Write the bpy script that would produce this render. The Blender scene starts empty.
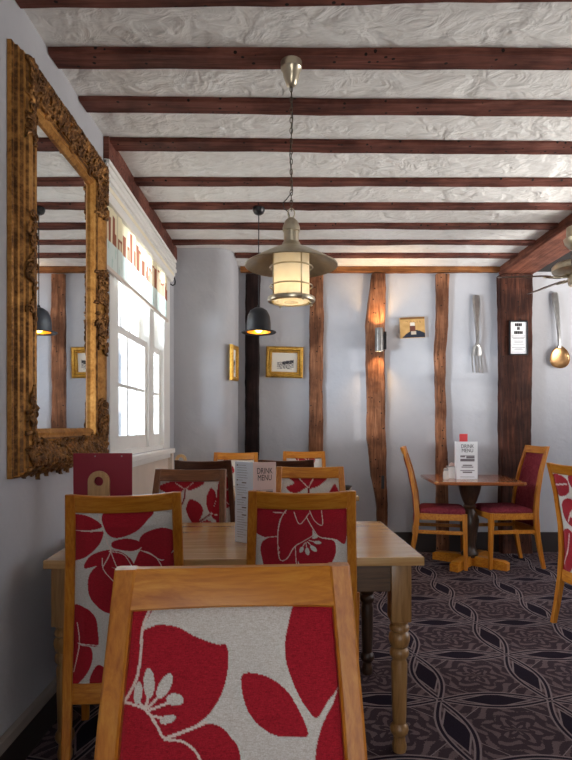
import bpy, bmesh, math, random
import numpy as np
from mathutils import Vector, Matrix, noise
PI = math.pi
S = bpy.context.scene
C = S.collection
rnd = random.Random(7)

# ------------------------------------------------------------------ materials
def lin(c):
    f = lambda v: v / 12.92 if v <= .04045 else ((v + .055) / 1.055) ** 2.4
    return tuple(f(v / 255.0) for v in c[:3]) + (1.0,)

class NT:
    """small helper round a material's node tree"""
    def __init__(s, name):
        s.m = bpy.data.materials.new(name); s.m.use_nodes = True
        s.t = s.m.node_tree; s.n = s.t.nodes; s.l = s.t.links
        s.b = s.n['Principled BSDF']; s.out = s.n['Material Output']
    def add(s, typ, **kw):
        nd = s.n.new(typ)
        for k, v in kw.items(): setattr(nd, k, v)
        return nd
    def put(s, sock, v):
        if isinstance(v, bpy.types.NodeSocket): s.l.new(v, sock)
        elif v is not None: sock.default_value = v
    def math(s, op, a, b=None, c=None, clamp=False):
        nd = s.add('ShaderNodeMath', operation=op, use_clamp=clamp)
        s.put(nd.inputs[0], a)
        if b is not None: s.put(nd.inputs[1], b)
        if c is not None: s.put(nd.inputs[2], c)
        return nd.outputs[0]
    def coord(s, kind='Object', scale=(1, 1, 1), rot=(0, 0, 0), loc=(0, 0, 0)):
        tc = s.add('ShaderNodeTexCoord'); mp = s.add('ShaderNodeMapping')
        s.l.new(tc.outputs[kind], mp.inputs[0])
        mp.inputs['Scale'].default_value = scale; mp.inputs['Rotation'].default_value = rot
        mp.inputs['Location'].default_value = loc
        return mp.outputs[0]
    def noise(s, vec, scale, detail=4, rough=.55, dist=0):
        nd = s.add('ShaderNodeTexNoise')
        s.l.new(vec, nd.inputs['Vector'])
        nd.inputs['Scale'].default_value = scale; nd.inputs['Detail'].default_value = detail
        nd.inputs['Roughness'].default_value = rough; nd.inputs['Distortion'].default_value = dist
        return nd.outputs[0]
    def ramp(s, fac, stops):
        nd = s.add('ShaderNodeValToRGB'); e = nd.color_ramp.elements
        while len(e) < len(stops): e.new(.5)
        for q, (p, c) in zip(e, stops): q.position = p; q.color = c
        s.put(nd.inputs[0], fac); return nd.outputs[0]
    def mix(s, fac, a, b, mode='MIX'):
        nd = s.add('ShaderNodeMix', data_type='RGBA', blend_type=mode)
        s.put(nd.inputs[0], fac); s.put(nd.inputs[6], a); s.put(nd.inputs[7], b)
        return nd.outputs[2]
    def bump(s, h, strength=.3, dist=.01):
        nd = s.add('ShaderNodeBump'); s.put(nd.inputs['Height'], h)
        nd.inputs['Strength'].default_value = strength; nd.inputs['Distance'].default_value = dist
        s.l.new(nd.outputs[0], s.b.inputs['Normal'])
    def set(s, col=None, rough=.5, metal=0, spec=.5, **kw):
        s.put(s.b.inputs['Base Color'], col)
        s.put(s.b.inputs['Roughness'], rough); s.put(s.b.inputs['Metallic'], metal)
        s.b.inputs['Specular IOR Level'].default_value = spec
        for k, v in kw.items(): s.put(s.b.inputs[k], v)
        return s.m

def wood(name, dark, mid, light, axis=2, rough=.4, scale=1.0, coat=0.0, spots=0.0, bump=.15, spec=.5):
    n = NT(name)
    sc = [14 * scale] * 3; sc[axis] = 1.1 * scale
    v = n.coord('Object', tuple(sc))
    a = n.noise(v, 2.2, 6, .62, 1.2)
    sc2 = [60 * scale] * 3; sc2[axis] = 3 * scale
    v2 = n.coord('Object', tuple(sc2))
    b = n.noise(v2, 2.0, 3, .6, .2)
    f = n.math('ADD', n.math('MULTIPLY', a, .7), n.math('MULTIPLY', b, .3))
    col = n.ramp(f, [(.33, lin(dark)), (.5, lin(mid)), (.68, lin(light))])
    if spots:
        v3 = n.coord('Object', (1, 1, 1))
        vo = n.add('ShaderNodeTexVoronoi'); n.l.new(v3, vo.inputs['Vector']); vo.inputs['Scale'].default_value = 20
        msk = n.math('LESS_THAN', vo.outputs['Distance'], .15 * spots)
        big = n.noise(v3, 3.5, 4, .6)
        bm_ = n.ramp(big, [(.38, (1, 1, 1, 1)), (.62, (.45, .42, .42, 1))])
        col = n.mix(1.0, col, bm_, 'MULTIPLY')
        col = n.mix(msk, col, (.012, .008, .006, 1))
    n.set(col, rough, 0, spec)
    n.b.inputs['Coat Weight'].default_value = coat; n.b.inputs['Coat Roughness'].default_value = .18
    n.bump(f, bump, .006)
    return n.m

def plain(name, col, rough=.5, metal=0, spec=.5, var=.06, nscale=8):
    n = NT(name); v = n.coord('Object')
    a = n.noise(v, nscale, 4)
    c = lin(col)
    k = 1 - var; lo = tuple(x * (1 - var) for x in c[:3]) + (1,); hi = tuple(min(1, x * (1 + var)) for x in c[:3]) + (1,)
    return n.set(n.ramp(a, [(.3, lo), (.7, hi)]), rough, metal, spec)

M = {}
def build_materials():
    # painted plaster walls
    n = NT('wall_paint'); v = n.coord('Object')
    a = n.noise(v, 1.3, 5, .6); b = n.noise(v, 9, 5, .6, .6)
    col = n.ramp(a, [(.3, lin((172, 172, 178))), (.7, lin((187, 187, 191)))])
    n.set(col, .75, 0, .25); n.bump(n.math('ADD', n.math('MULTIPLY', a, 2.0), n.math('MULTIPLY', b, .35)), .35, .03); M['wall'] = n.m
    # rough trowelled ceiling
    n = NT('ceiling_plaster'); v = n.coord('Object', (1, 1.3, 1))
    a = n.noise(v, 4, 3, .45, 1.2); b = n.noise(v, 8, 3, .5, 1.6)
    w = n.add('ShaderNodeTexWave'); n.l.new(v, w.inputs['Vector']); w.inputs['Scale'].default_value = 1.3
    w.inputs['Distortion'].default_value = 14; w.inputs['Detail'].default_value = 3; w.inputs['Detail Scale'].default_value = 1.2
    w.bands_direction = 'Y'
    h = n.math('ADD', n.math('MULTIPLY', a, 1.0), n.math('MULTIPLY', b, .5))
    h = n.math('ADD', h, n.math('MULTIPLY', w.outputs['Fac'], .05))
    n.set(n.ramp(b, [(.3, lin((228, 226, 222))), (.7, lin((240, 239, 236)))]), .8, 0, .2)
    n.bump(h, .6, .045); M['ceiling'] = n.m
    # carpet: wavy ogee lattice, dark lozenges, scroll-work rosettes
    n = NT('carpet'); tc = n.add('ShaderNodeTexCoord'); sx = n.add('ShaderNodeSeparateXYZ')
    n.l.new(tc.outputs['Object'], sx.inputs[0])
    def cell(o, off):
        t = n.math('DIVIDE', n.math('SUBTRACT', o, off), .49)
        return n.math('SUBTRACT', t, n.math('ROUND', t))
    u = cell(sx.outputs[0], .93); vv = cell(sx.outputs[1], 2.74)
    au = n.math('ABSOLUTE', u); av = n.math('ABSOLUTE', vv)
    def lines(p, q):
        d = n.math('SUBTRACT', .5, p)
        b_ = n.math('MULTIPLY', n.math('COSINE', n.math('MULTIPLY', q, PI)), .125)
        e = n.math('SUBTRACT', d, b_)                       # <0 inside the lens
        ae = n.math('ABSOLUTE', n.math('SUBTRACT', n.math('ABSOLUTE', e), .022))
        ln = n.math('LESS_THAN', ae, .0085)
        band = n.math('LESS_THAN', n.math('ABSOLUTE', e), .022)
        dia = n.math('LESS_THAN', n.math('ADD', n.math('DIVIDE', d, .115), n.math('DIVIDE', q, .31)), 1.0)
        dl = n.math('LESS_THAN', n.math('ABSOLUTE', n.math('SUBTRACT', n.math('ADD', n.math('DIVIDE', d, .115), n.math('DIVIDE', q, .31)), 1.08)), .07)
        lens = n.math('LESS_THAN', e, 0)
        return ln, band, dia, dl, lens
    l1, b1, d1, g1, e1 = lines(au, av); l2, b2, d2, g2, e2 = lines(av, au)
    mx = lambda a, b: n.math('MAXIMUM', a, b)
    line = mx(l1, l2); band = mx(b1, b2); dia = mx(d1, d2); dl = mx(g1, g2)
    diag = n.math('LESS_THAN', n.math('ABSOLUTE', n.math('SUBTRACT', n.math('ADD', au, av), .56)), .006)
    # rosette scrolls
    r = n.math('SQRT', n.math('ADD', n.math('MULTIPLY', u, u), n.math('MULTIPLY', vv, vv)))
    ang = n.math('ARCTAN2', vv, u)
    sp = n.math('SINE', n.math('ADD', n.math('MULTIPLY', r, 60), n.math('MULTIPLY', n.math('SINE', n.math('MULTIPLY', ang, 6)), 2.4)))
    sp2 = n.math('SINE', n.math('ADD', n.math('MULTIPLY', ang, 8), n.math('MULTIPLY', r, 26)))
    ob = n.coord('Object')
    nz = n.noise(ob, 52, 3, .5, 2.2)
    scr = n.math('GREATER_THAN', n.math('ADD', n.math('MULTIPLY', n.math('ADD', sp, n.math('MULTIPLY', sp2, .8)), .35), nz), .62)
    dark = lin((34, 26, 38)); fld = lin((62, 50, 56)); scl = lin((104, 88, 90)); beige = lin((132, 118, 120))
    col = n.mix(scr, fld, scl)
    col = n.mix(diag, col, beige)
    col = n.mix(dl, col, beige)
    col = n.mix(dia, col, dark)
    col = n.mix(band, col, dark)
    col = n.mix(line, col, beige)
    fine = n.noise(ob, 300, 2, .6)
    col = n.mix(.35, col, n.ramp(fine, [(.3, (.0, .0, .0, 1)), (.7, (1, 1, 1, 1))]), 'OVERLAY')
    n.set(col, .95, 0, .1); n.bump(fine, .5, .004); M['carpet'] = n.m
    # timbers
    M['joist'] = wood('joist_wood', (70, 40, 34), (116, 70, 59), (144, 96, 84), 0, .6, .8, 0, 1.0, .5, .15)
    M['girder'] = wood('girder_wood', (92, 52, 40), (138, 86, 68), (168, 112, 92), 1, .6, .8, 0, .5, .5, .15)
    M['post'] = wood('post_wood', (84, 52, 34), (140, 92, 64), (178, 126, 94), 2, .62, .8, 0, .9, .7, .15)
    M['post_dark'] = wood('dark_post_wood', (24, 15, 16), (42, 28, 27), (62, 42, 38), 2, .6, .8, 0, .6, .6, .15)
    M['post_big'] = wood('big_post_wood', (40, 21, 17), (76, 44, 34), (112, 68, 50), 2, .62, .8, 0, .8, .9, .15)
    M['plate'] = wood('plate_wood', (92, 52, 28), (142, 90, 50), (168, 114, 70), 0, .6, .8, 0, .7, .6, .15)
    M['oak'] = wood('honey_oak', (166, 92, 20), (196, 122, 34), (214, 148, 56), 0, .36, 1.2, .14, 0, .06, .35)
    M['oak_v'] = wood('honey_oak_upright', (158, 86, 18), (190, 116, 32), (208, 142, 52), 2, .36, 1.2, .14, 0, .06, .35)
    M['brown'] = wood('brown_chair_wood', (96, 54, 26), (126, 76, 40), (150, 96, 56), 0, .32, 1.2, .35, 0, .06)
    M['brown_v'] = wood('brown_chair_wood_upright', (96, 54, 26), (126, 76, 40), (150, 96, 56), 2, .32, 1.2, .35, 0, .06)
    M['walnut'] = wood('dark_chair_wood', (58, 30, 18), (82, 46, 28), (104, 64, 42), 0, .35, 1.2, .3, 0, .06)
    M['walnut_v'] = wood('dark_chair_wood_upright', (58, 30, 18), (82, 46, 28), (104, 64, 42), 2, .35, 1.2, .3, 0, .06)
    M['tabletop'] = wood('oak_tabletop', (166, 122, 72), (184, 142, 90), (202, 164, 112), 0, .24, .8, .5, 0, .06)
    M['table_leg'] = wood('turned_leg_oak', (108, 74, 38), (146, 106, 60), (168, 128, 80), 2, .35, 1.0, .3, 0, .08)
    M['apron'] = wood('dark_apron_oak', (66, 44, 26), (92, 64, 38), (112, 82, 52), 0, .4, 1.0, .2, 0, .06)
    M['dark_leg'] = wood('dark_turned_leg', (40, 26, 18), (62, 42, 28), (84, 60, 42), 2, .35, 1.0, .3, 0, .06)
    M['redtop'] = wood('reddish_tabletop', (118, 62, 30), (154, 88, 46), (180, 112, 66), 0, .25, .8, .5, 0, .06)
    M['pale_ply'] = wood('pale_plywood', (186, 142, 92), (208, 168, 118), (222, 188, 142), 2, .5, 2.0, 0, 0, .05)
    M['skirt_dark'] = plain('dark_skirting', (46, 36, 34), .5)
    M['skirt_left_lit'] = plain('lit_grey_skirting', (150, 140, 132), .5)
    M['white_paint'] = plain('white_gloss_paint', (236, 234, 230), .35, var=.03)
    M['cream_paint'] = plain('cream_paint', (216, 202, 190), .5, var=.04)
    # upholstery
    n = NT('floral_fabric')
    at = n.add('ShaderNodeVertexColor', layer_name='Col'); v = n.coord('Object')
    f1 = n.noise(v, 500, 2, .6); f2 = n.noise(n.coord('Object', (60, 60, 420)), 2.2, 3, .6)
    k = n.math('ADD', n.math('MULTIPLY', f1, .5), n.math('MULTIPLY', f2, .5))
    col = n.mix(.42, at.outputs[0], n.ramp(k, [(.34, (.0, .0, .0, 1)), (.66, (1, 1, 1, 1))]), 'OVERLAY')
    n.set(col, .9, 0, .15); n.b.inputs['Sheen Weight'].default_value = .15; n.bump(k, .5, .003); M['floral'] = n.m
    n = NT('burgundy_fabric'); v = n.coord('Object')
    a = n.noise(v, 30, 4, .6, 1.5); b = n.noise(v, 420, 2)
    n.set(n.ramp(n.math('ADD', n.math('MULTIPLY', a, .7), n.math('MULTIPLY', b, .3)), [(.4, lin((112, 34, 46))), (.62, lin((140, 58, 66)))]), .9, 0, .15)
    n.bump(b, .4, .003); M['burgundy'] = n.m
    # painted/printed flat art, colour by vertex
    n = NT('printed_art'); at = n.add('ShaderNodeVertexColor', layer_name='Col'); n.set(at.outputs[0], .6, 0, .3); M['art'] = n.m
    n = NT('blind_fabric'); at = n.add('ShaderNodeVertexColor', layer_name='Col')
    df = n.add('ShaderNodeBsdfDiffuse'); tr = n.add('ShaderNodeBsdfTranslucent'); mx_ = n.add('ShaderNodeMixShader')
    n.l.new(at.outputs[0], df.inputs[0]); n.l.new(at.outputs[0], tr.inputs[0]); mx_.inputs[0].default_value = .22
    n.l.new(df.outputs[0], mx_.inputs[1]); n.l.new(tr.outputs[0], mx_.inputs[2]); n.l.new(mx_.outputs[0], n.out.inputs[0]); M['blind'] = n.m
    # gilding with an uneven brown patina
    def gold(name, lo, mid, hi, rough):
        n = NT(name); v = n.coord('Object')
        a = n.noise(v, 14, 6, .65, .8); b = n.noise(v, 70, 4, .6)
        k = n.math('ADD', n.math('MULTIPLY', a, .6), n.math('MULTIPLY', b, .4))
        col = n.ramp(k, [(.28, lin(lo)), (.46, lin(mid)), (.66, lin(hi))])
        n.set(col, rough, .72, .5); n.bump(b, .25, .004); return n.m
    M['gilt'] = gold('antique_gilt', (96, 62, 26), (178, 124, 58), (214, 164, 92), .42)
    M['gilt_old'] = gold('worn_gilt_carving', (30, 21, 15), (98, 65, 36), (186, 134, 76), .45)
    M['gilt_bright'] = gold('bright_gilt', (128, 88, 30), (196, 146, 58), (232, 188, 98), .36)
    n = NT('mirror_silver'); v = n.coord('Object'); a = n.noise(v, 3, 2)
    n.set(n.ramp(a, [(.3, (.86, .88, .9, 1)), (.7, (.88, .9, .92, 1))]), .01, 1.0); M['mirror'] = n.m
    def metal(name, col, rough):
        n = NT(name); v = n.coord('Object'); a = n.noise(v, 25, 4)
        c = lin(col); n.set(n.ramp(a, [(.3, tuple(x * .8 for x in c[:3]) + (1,)), (.7, c)]), rough, .85); return n.m
    M['brass'] = metal('antique_brass', (216, 206, 182), .3)
    M['steel'] = metal('brushed_steel', (176, 174, 172), .28)
    M['copper'] = metal('copper_bowl', (206, 160, 110), .28)
    M['black'] = plain('black_satin', (26, 26, 30), .35)
    M['inner_gold'] = plain('gold_lined_shade', (232, 180, 70), .35, .6)
    M['white_card'] = plain('white_card', (238, 238, 240), .6, var=.02)
    M['pink_card'] = plain('pink_card', (220, 194, 186), .6, var=.02)
    M['red_board'] = plain('burgundy_board', (150, 30, 52), .45, var=.05)
    M['coral'] = plain('coral_card', (222, 70, 74), .5)
    M['ink'] = plain('dark_ink', (40, 36, 40), .6)
    M['ink_light'] = plain('grey_print', (120, 112, 116), .6)
    M['ceramic'] = plain('white_ceramic', (226, 224, 220), .25)
    M['salt'] = plain('salt', (214, 208, 200), .8)
    M['fan_dark'] = wood('fan_blade_wood', (44, 28, 18), (66, 44, 30), (88, 62, 44), 0, .4)
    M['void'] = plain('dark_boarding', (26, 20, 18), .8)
    # window panes and clear glass: see through with a fresnel shine
    def glass(name, tint, refl=1.0):
        n = NT(name)
        tp = n.add('ShaderNodeBsdfTransparent'); gl = n.add('ShaderNodeBsdfGlossy'); ms = n.add('ShaderNodeMixShader'); fr = n.add('ShaderNodeFresnel')
        tp.inputs[0].default_value = tint; gl.inputs['Roughness'].default_value = .03; fr.inputs[0].default_value = 1.45
        n.l.new(n.math('MULTIPLY', fr.outputs[0], refl), ms.inputs[0]); n.l.new(tp.outputs[0], ms.inputs[1]); n.l.new(gl.outputs[0], ms.inputs[2])
        n.l.new(ms.outputs[0], n.out.inputs[0]); return n.m
    M['pane'] = glass('window_glass', (.97, .99, 1, 1), .7)
    M['jar'] = glass('jar_glass', (.85, .88, .88, 1))
    n = NT('frosted_glass'); tr = n.add('ShaderNodeBsdfTranslucent'); df = n.add('ShaderNodeBsdfDiffuse'); ms = n.add('ShaderNodeMixShader')
    v = n.coord('Object'); a = n.noise(v, 30, 3); c = n.ramp(a, [(.3, (.88, .86, .82, 1)), (.7, (.93, .92, .88, 1))])
    n.l.new(c, tr.inputs[0]); n.l.new(c, df.inputs[0]); ms.inputs[0].default_value = .45
    n.l.new(tr.outputs[0], ms.inputs[1]); n.l.new(df.outputs[0], ms.inputs[2]); n.l.new(ms.outputs[0], n.out.inputs[0]); M['frosted'] = n.m
    def emit(name, col, st):
        n = NT(name); n.set(col, .5); n.b.inputs['Emission Color'].default_value = col; n.b.inputs['Emission Strength'].default_value = st; return n.m
    M['bulb'] = emit('warm_bulb', (1, .66, .22, 1), 9)
    M['bulb_soft'] = emit('amber_bulb', (1, .62, .16, 1), 7)
    M['facade'] = plain('pale_render', (222, 224, 230), .8)
    M['facade_dark'] = plain('slate_window', (120, 132, 150), .3)
build_materials()

# ------------------------------------------------------------------ mesh helpers
def link(name, bm, mat, parent=None, smooth=False):
    me = bpy.data.meshes.new(name)
    bmesh.ops.recalc_face_normals(bm, faces=bm.faces)
    bm.to_mesh(me); bm.free()
    for m in (mat if isinstance(mat, (list, tuple)) else [mat]): me.materials.append(m)
    if smooth:
        for p in me.polygons: p.use_smooth = True
        if smooth != 'all':
            try: me.set_sharp_from_angle(angle=math.radians(38))
            except Exception: pass
    o = bpy.data.objects.new(name, me); C.objects.link(o)
    if parent: o.parent = parent
    return o
def tag(o, label, cat, group=None):
    o['label'] = label; o['category'] = cat
    if group: o['group'] = group
    return o
def thing(name, label, cat, loc=(0, 0, 0), rotz=0, group=None):
    o = bpy.data.objects.new(name, None); o.empty_display_size = .05; C.objects.link(o)
    o.location = loc; o.rotation_euler = (0, 0, rotz)
    return tag(o, label, cat, group)
def struct(o): o['kind'] = 'structure'; return o
def nb(): return bmesh.new()
def box(bm, x0, x1, y0, y1, z0, z1, bev=0, mi=0):
    t = nb()
    vs = [t.verts.new((x, y, z)) for x in (x0, x1) for y in (y0, y1) for z in (z0, z1)]
    for f in ((0, 1, 3, 2), (4, 6, 7, 5), (0, 4, 5, 1), (2, 3, 7, 6), (0, 2, 6, 4), (1, 5, 7, 3)): t.faces.new([vs[i] for i in f])
    bmesh.ops.recalc_face_normals(t, faces=t.faces)
    if bev: bmesh.ops.bevel(t, geom=list(t.edges), offset=bev, segments=2, profile=.7, affect='EDGES')
    join(bm, t, None, mi)
def join(bm, t, mat=None, mi=0):
    mp = {}
    for v in t.verts: mp[v] = bm.verts.new(mat @ v.co if mat else v.co)
    for f in t.faces:
        try:
            nf = bm.faces.new([mp[v] for v in f.verts]); nf.material_index = mi if mi else f.material_index
        except ValueError: pass
    t.free()
def loft(bm, rings, cap=True, closed=False, mi=0):
    R = [[bm.verts.new(p) for p in r] for r in rings]; n = len(R[0])
    fs = []
    for a, b in zip(R, R[1:] + ([R[0]] if closed else [])):
        for i in range(n): fs.append(bm.faces.new((a[i], a[(i + 1) % n], b[(i + 1) % n], b[i])))
    if cap and not closed: fs += [bm.faces.new(R[0][::-1]), bm.faces.new(R[-1])]
    for f in fs: f.material_index = mi
def lathe(bm, prof, seg=24, c=(0, 0, 0), cap=True, mi=0):
    rings = [[(c[0] + r * math.cos(2 * PI * i / seg), c[1] + r * math.sin(2 * PI * i / seg), c[2] + z) for i in range(seg)] for r, z in prof]
    loft(bm, rings, cap, mi=mi)
def tube(bm, pts, r, seg=8, closed=False, mi=0):
    pts = [Vector(p) for p in pts]; n = len(pts); rings = []; up = None
    for i, p in enumerate(pts):
        if closed: d = pts[(i + 1) % n] - pts[i - 1]
        else: d = pts[min(i + 1, n - 1)] - pts[max(i - 1, 0)]
        d.normalize()
        if up is None: up = d.orthogonal().normalized()
        else:
            up = up - d * up.dot(d)
            up = up.normalized() if up.length > 1e-6 else d.orthogonal().normalized()
        sd = d.cross(up); rr = r[i] if isinstance(r, (list, tuple)) else r
        rings.append([tuple(p + (up * math.cos(2 * PI * k / seg) + sd * math.sin(2 * PI * k / seg)) * rr) for k in range(seg)])
    loft(bm, rings, True, closed, mi)
def ring(bm, R, r, z, seg=36, c=(0, 0)):
    tube(bm, [(c[0] + R * math.cos(2 * PI * i / seg), c[1] + R * math.sin(2 * PI * i / seg), z) for i in range(seg)], r, 8, True)
def rrect(hx, hy, ch):
    return [(-hx + ch, -hy), (hx - ch, -hy), (hx, -hy + ch), (hx, hy - ch), (hx - ch, hy), (-hx + ch, hy), (-hx, hy - ch), (-hx, -hy + ch)]
def blob(bm, c, s, seg=10, mi=0):
    t = nb(); bmesh.ops.create_uvsphere(t, u_segments=seg, v_segments=max(5, seg // 2 + 1), radius=1)
    join(bm, t, Matrix.Translation(c) @ Matrix.Diagonal((s[0], s[1], s[2], 1)), mi)
def catmull(pts, k=6, closed=True):
    P = [np.array(p, float) for p in pts]; n = len(P); out = []
    rng = range(n) if closed else range(n - 1)
    for i in rng:
        if closed: a, b, c, d = P[i - 1], P[i], P[(i + 1) % n], P[(i + 2) % n]
        else: a, b, c, d = P[max(i - 1, 0)], P[i], P[i + 1], P[min(i + 2, n - 1)]
        for j in range(k):
            t = j / k
            out.append(.5 * ((2 * b) + (c - a) * t + (2 * a - 5 * b + 4 * c - d) * t * t + (3 * b - a - 3 * c + d) * t ** 3))
    if not closed: out.append(P[-1])
    return np.array(out)
def inside(poly, X, Y):
    r = np.zeros(X.shape, bool); j = len(poly) - 1
    for i in range(len(poly)):
        xi, yi = poly[i]; xj, yj = poly[j]
        c = ((yi > Y) != (yj > Y)) & (X < (xj - xi) * (Y - yi) / ((yj - yi) if abs(yj - yi) > 1e-9 else 1e-9) + xi)
        r ^= c; j = i
    return r
def near(pl, X, Y, w):
    r = np.zeros(X.shape, bool)
    for (ax, ay), (bx, by) in zip(pl[:-1], pl[1:]):
        dx, dy = bx - ax, by - ay; L = dx * dx + dy * dy + 1e-9
        t = np.clip(((X - ax) * dx + (Y - ay) * dy) / L, 0, 1)
        r |= (X - ax - t * dx) ** 2 + (Y - ay - t * dy) ** 2 < w * w
    return r
def set_colors(me, cols):
    a = me.color_attributes.new('Col', 'FLOAT_COLOR', 'POINT')
    a.data.foreach_set('color', np.ascontiguousarray(cols, dtype=np.float32).ravel())

# ------------------------------------------------------------------ fixed measures
WX = -.97          # room face of the left wall
YB = 5.45          # room face of the back wall
CZ = 2.76          # plaster ceiling

# ------------------------------------------------------------------ shell
b = nb(); box(b, -1.3, 5.2, -2.2, 5.7, -.08, 0); o = struct(link('floor', b, M['carpet']))
b = nb(); box(b, -1.3, 5.2, -2.2, 5.7, CZ, CZ + .1); struct(link('ceiling', b, M['ceiling']))
b = nb(); box(b, -1.3, 5.2, YB, YB + .25, 0, CZ); struct(link('wall_back', b, M['wall']))
WY0, WY1, WZ0, WZ1 = 3.08, 4.66, 1.04, 2.50
b = nb()
for y0, y1, z0, z1 in ((-2.2, WY0, 0, CZ), (WY1, YB, 0, CZ), (WY0, WY1, 0, WZ0), (WY0, WY1, WZ1, CZ)):
    box(b, WX - .22, WX, y0, y1, z0, z1)
struct(link('wall_left', b, M['wall']))
# rounded chimney-like corner beside the window
b = nb()
pl = [(WX, 4.84), (-.62, 4.835)]
for i in range(1, 11):
    a = -PI / 2 + PI / 2 * i / 10
    pl.append((-.62 + .155 * math.cos(a), 4.835 + .155 + .155 * math.sin(a)))
pl += [(-.46, YB + .01), (WX, YB + .01)]
rings = []
for k in range(15):
    z = 2.755 * k / 14
    rings.append([(x + (.012 * noise.noise((x * 3, y * 3, z * 1.2)) if x > WX else 0), y + .014 * noise.noise((x * 2 + 5, y * 2, z * 1.1)) * (y < 5.3), z) for x, y in pl])
loft(b, rings); struct(link('wall_corner', b, M['wall'], smooth=True))
b = nb()
for y0, y1, z0, z1 in ((-2.2, 2.0, 0, CZ), (4.8, YB, 0, CZ), (2.0, 4.8, 0, .8), (2.0, 4.8, 2.3, CZ)): box(b, 4.4, 4.6, y0, y1, z0, z1)  # unseen opening added to let the side fill light in
struct(link('wall_right', b, M['wall']))
b = nb(); box(b, .95, 4.4, -2.4, -2.2, 0, CZ); box(b, WX, -.15, -.85, -.75, 0, CZ); struct(link('wall_front_blockers', b, M['wall']))  # unseen walls added to keep rear light off the left wall
b = nb(); box(b, -.455, 4.4, YB - .02, YB, 0, .19, .004); struct(link('baseboard_back', b, M['skirt_dark']))
b = nb(); box(b, WX, WX + .018, -2.2, 4.83, 0, .125, .002, 1); box(b, WX, WX + .026, -2.2, 4.83, .125, .165, .006); struct(link('baseboard_left', b, [M['skirt_left_lit'], M['skirt_dark']]))  # shadow on the lower board and lit top edge are put into the colours

# ------------------------------------------------------------------ timbers
def beam_x(x0, x1, y0, y1, z0, z1, seed, amp=.006, n=40, dz=0.0, dy=0.0):
    bm = nb(); rings = []
    for i in range(n + 1):
        t = i / n; x = x0 + (x1 - x0) * t
        q = lambda k: amp * noise.noise((x * 2.2, seed * 7.3 + k * 3.1, 0)) + amp * .5 * noise.noise((x * 9, seed * 5 + k, 2))
        a, c, d, e = y0 + q(1) + dy * x, y1 + q(2) + dy * x, z0 + q(3) + dz * t, z1
        ch = .008
        rings.append([(x, a, e), (x, a + q(4) * .5, d + ch), (x, a + ch, d), (x, c - ch, d + q(5) * .4), (x, c, d + ch), (x, c, e)])
    loft(bm, rings); return bm
JO = [(1.55, 1.65), (1.925, 2.03), (2.275, 2.385), (2.625, 2.74), (3.0, 3.115), (3.465, 3.56), (3.85, 3.945), (4.235, 4.335), (4.62, 4.71), (4.97, 5.075)]
JL = ['unseen', 'dark ceiling joist cut by the top edge, nearest of the row',
      'thick ceiling joist that carries the brass rose of the lantern pendant',
      'ceiling joist next beyond the one carrying the lantern rose',
      'ceiling joist whose left end meets the start of the window beam',
      'ceiling joist crossing above the middle of the window, fifth from the front',
      'ceiling joist that carries the black rose of the bowler hat lamp',
      'ceiling joist next beyond the one carrying the bowler hat lamp',
      'ceiling joist just short of the rounded wall corner, third from the back wall',
      'thin ceiling joist nearest to the wall plate on the back wall']
for i, (y0, y1) in enumerate(JO):
    if i == 0: continue
    xe = 5.2 if y0 < 2.2 else 2.02
    x0 = -.455 if y0 > 4.8 else WX + .004
    o = link('ceiling_joist', beam_x(x0, 5.2 if i < 3 else 2.06, y0, y1, 2.738 - .004 * (i == 2), CZ - .001, i, dy={1: -.02, 3: .015, 4: .018}.get(i, .003)), M['joist'])
    tag(o, JL[i], 'beam', 'ceiling joists')
# big beam running away from the viewer on the right
bm = nb(); rings = []
for i in range(41):
    y = -2.2 + (YB - .005 + 2.2) * i / 40
    q = lambda k: .010 * noise.noise((y * 1.4, k * 3.7, 1)) + .004 * noise.noise((y * 7, k * 2.1, 4))
    rings.append([(2.065 + q(1), y, CZ - .001), (2.065 + q(1), y, 2.705 + q(2)), (2.08, y, 2.685 + q(3)), (2.37 + q(4), y, 2.68 + q(5)), (2.39, y, 2.70), (2.39, y, CZ - .001)])
loft(bm, rings); tag(link('ceiling_girder', bm, M['girder']), 'massive red-brown ceiling beam running to the post at right, above the fan', 'beam')
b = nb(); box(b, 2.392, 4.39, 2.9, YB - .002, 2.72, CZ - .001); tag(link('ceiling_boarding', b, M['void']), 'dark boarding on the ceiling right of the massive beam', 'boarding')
# joists on the right of the girder are lost in the dark boarding
o = link('wall_plate', beam_x(-.44, 2.06, YB - .06, YB - .001, 2.705, 2.757, 31, .008), M['plate']); tag(o, 'golden brown timber plate along the top of the back wall', 'beam')
# beam above the window
bm = nb(); rings = []
for i in range(25):
    y = 2.97 + (4.835 - 2.97) * i / 24
    q = lambda k: .008 * noise.noise((y * 2.5, k * 3.7, 9))
    rings.append([(WX + .002, y, 2.757), (WX + .03 + q(1), y, 2.757), (WX + .03 + q(2), y, 2.645 + q(3)), (WX + .002, y, 2.64 + q(4))])
loft(bm, rings); tag(link('window_beam', bm, M['joist']), 'dark timber beam on the left wall directly above the window', 'beam')

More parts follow.
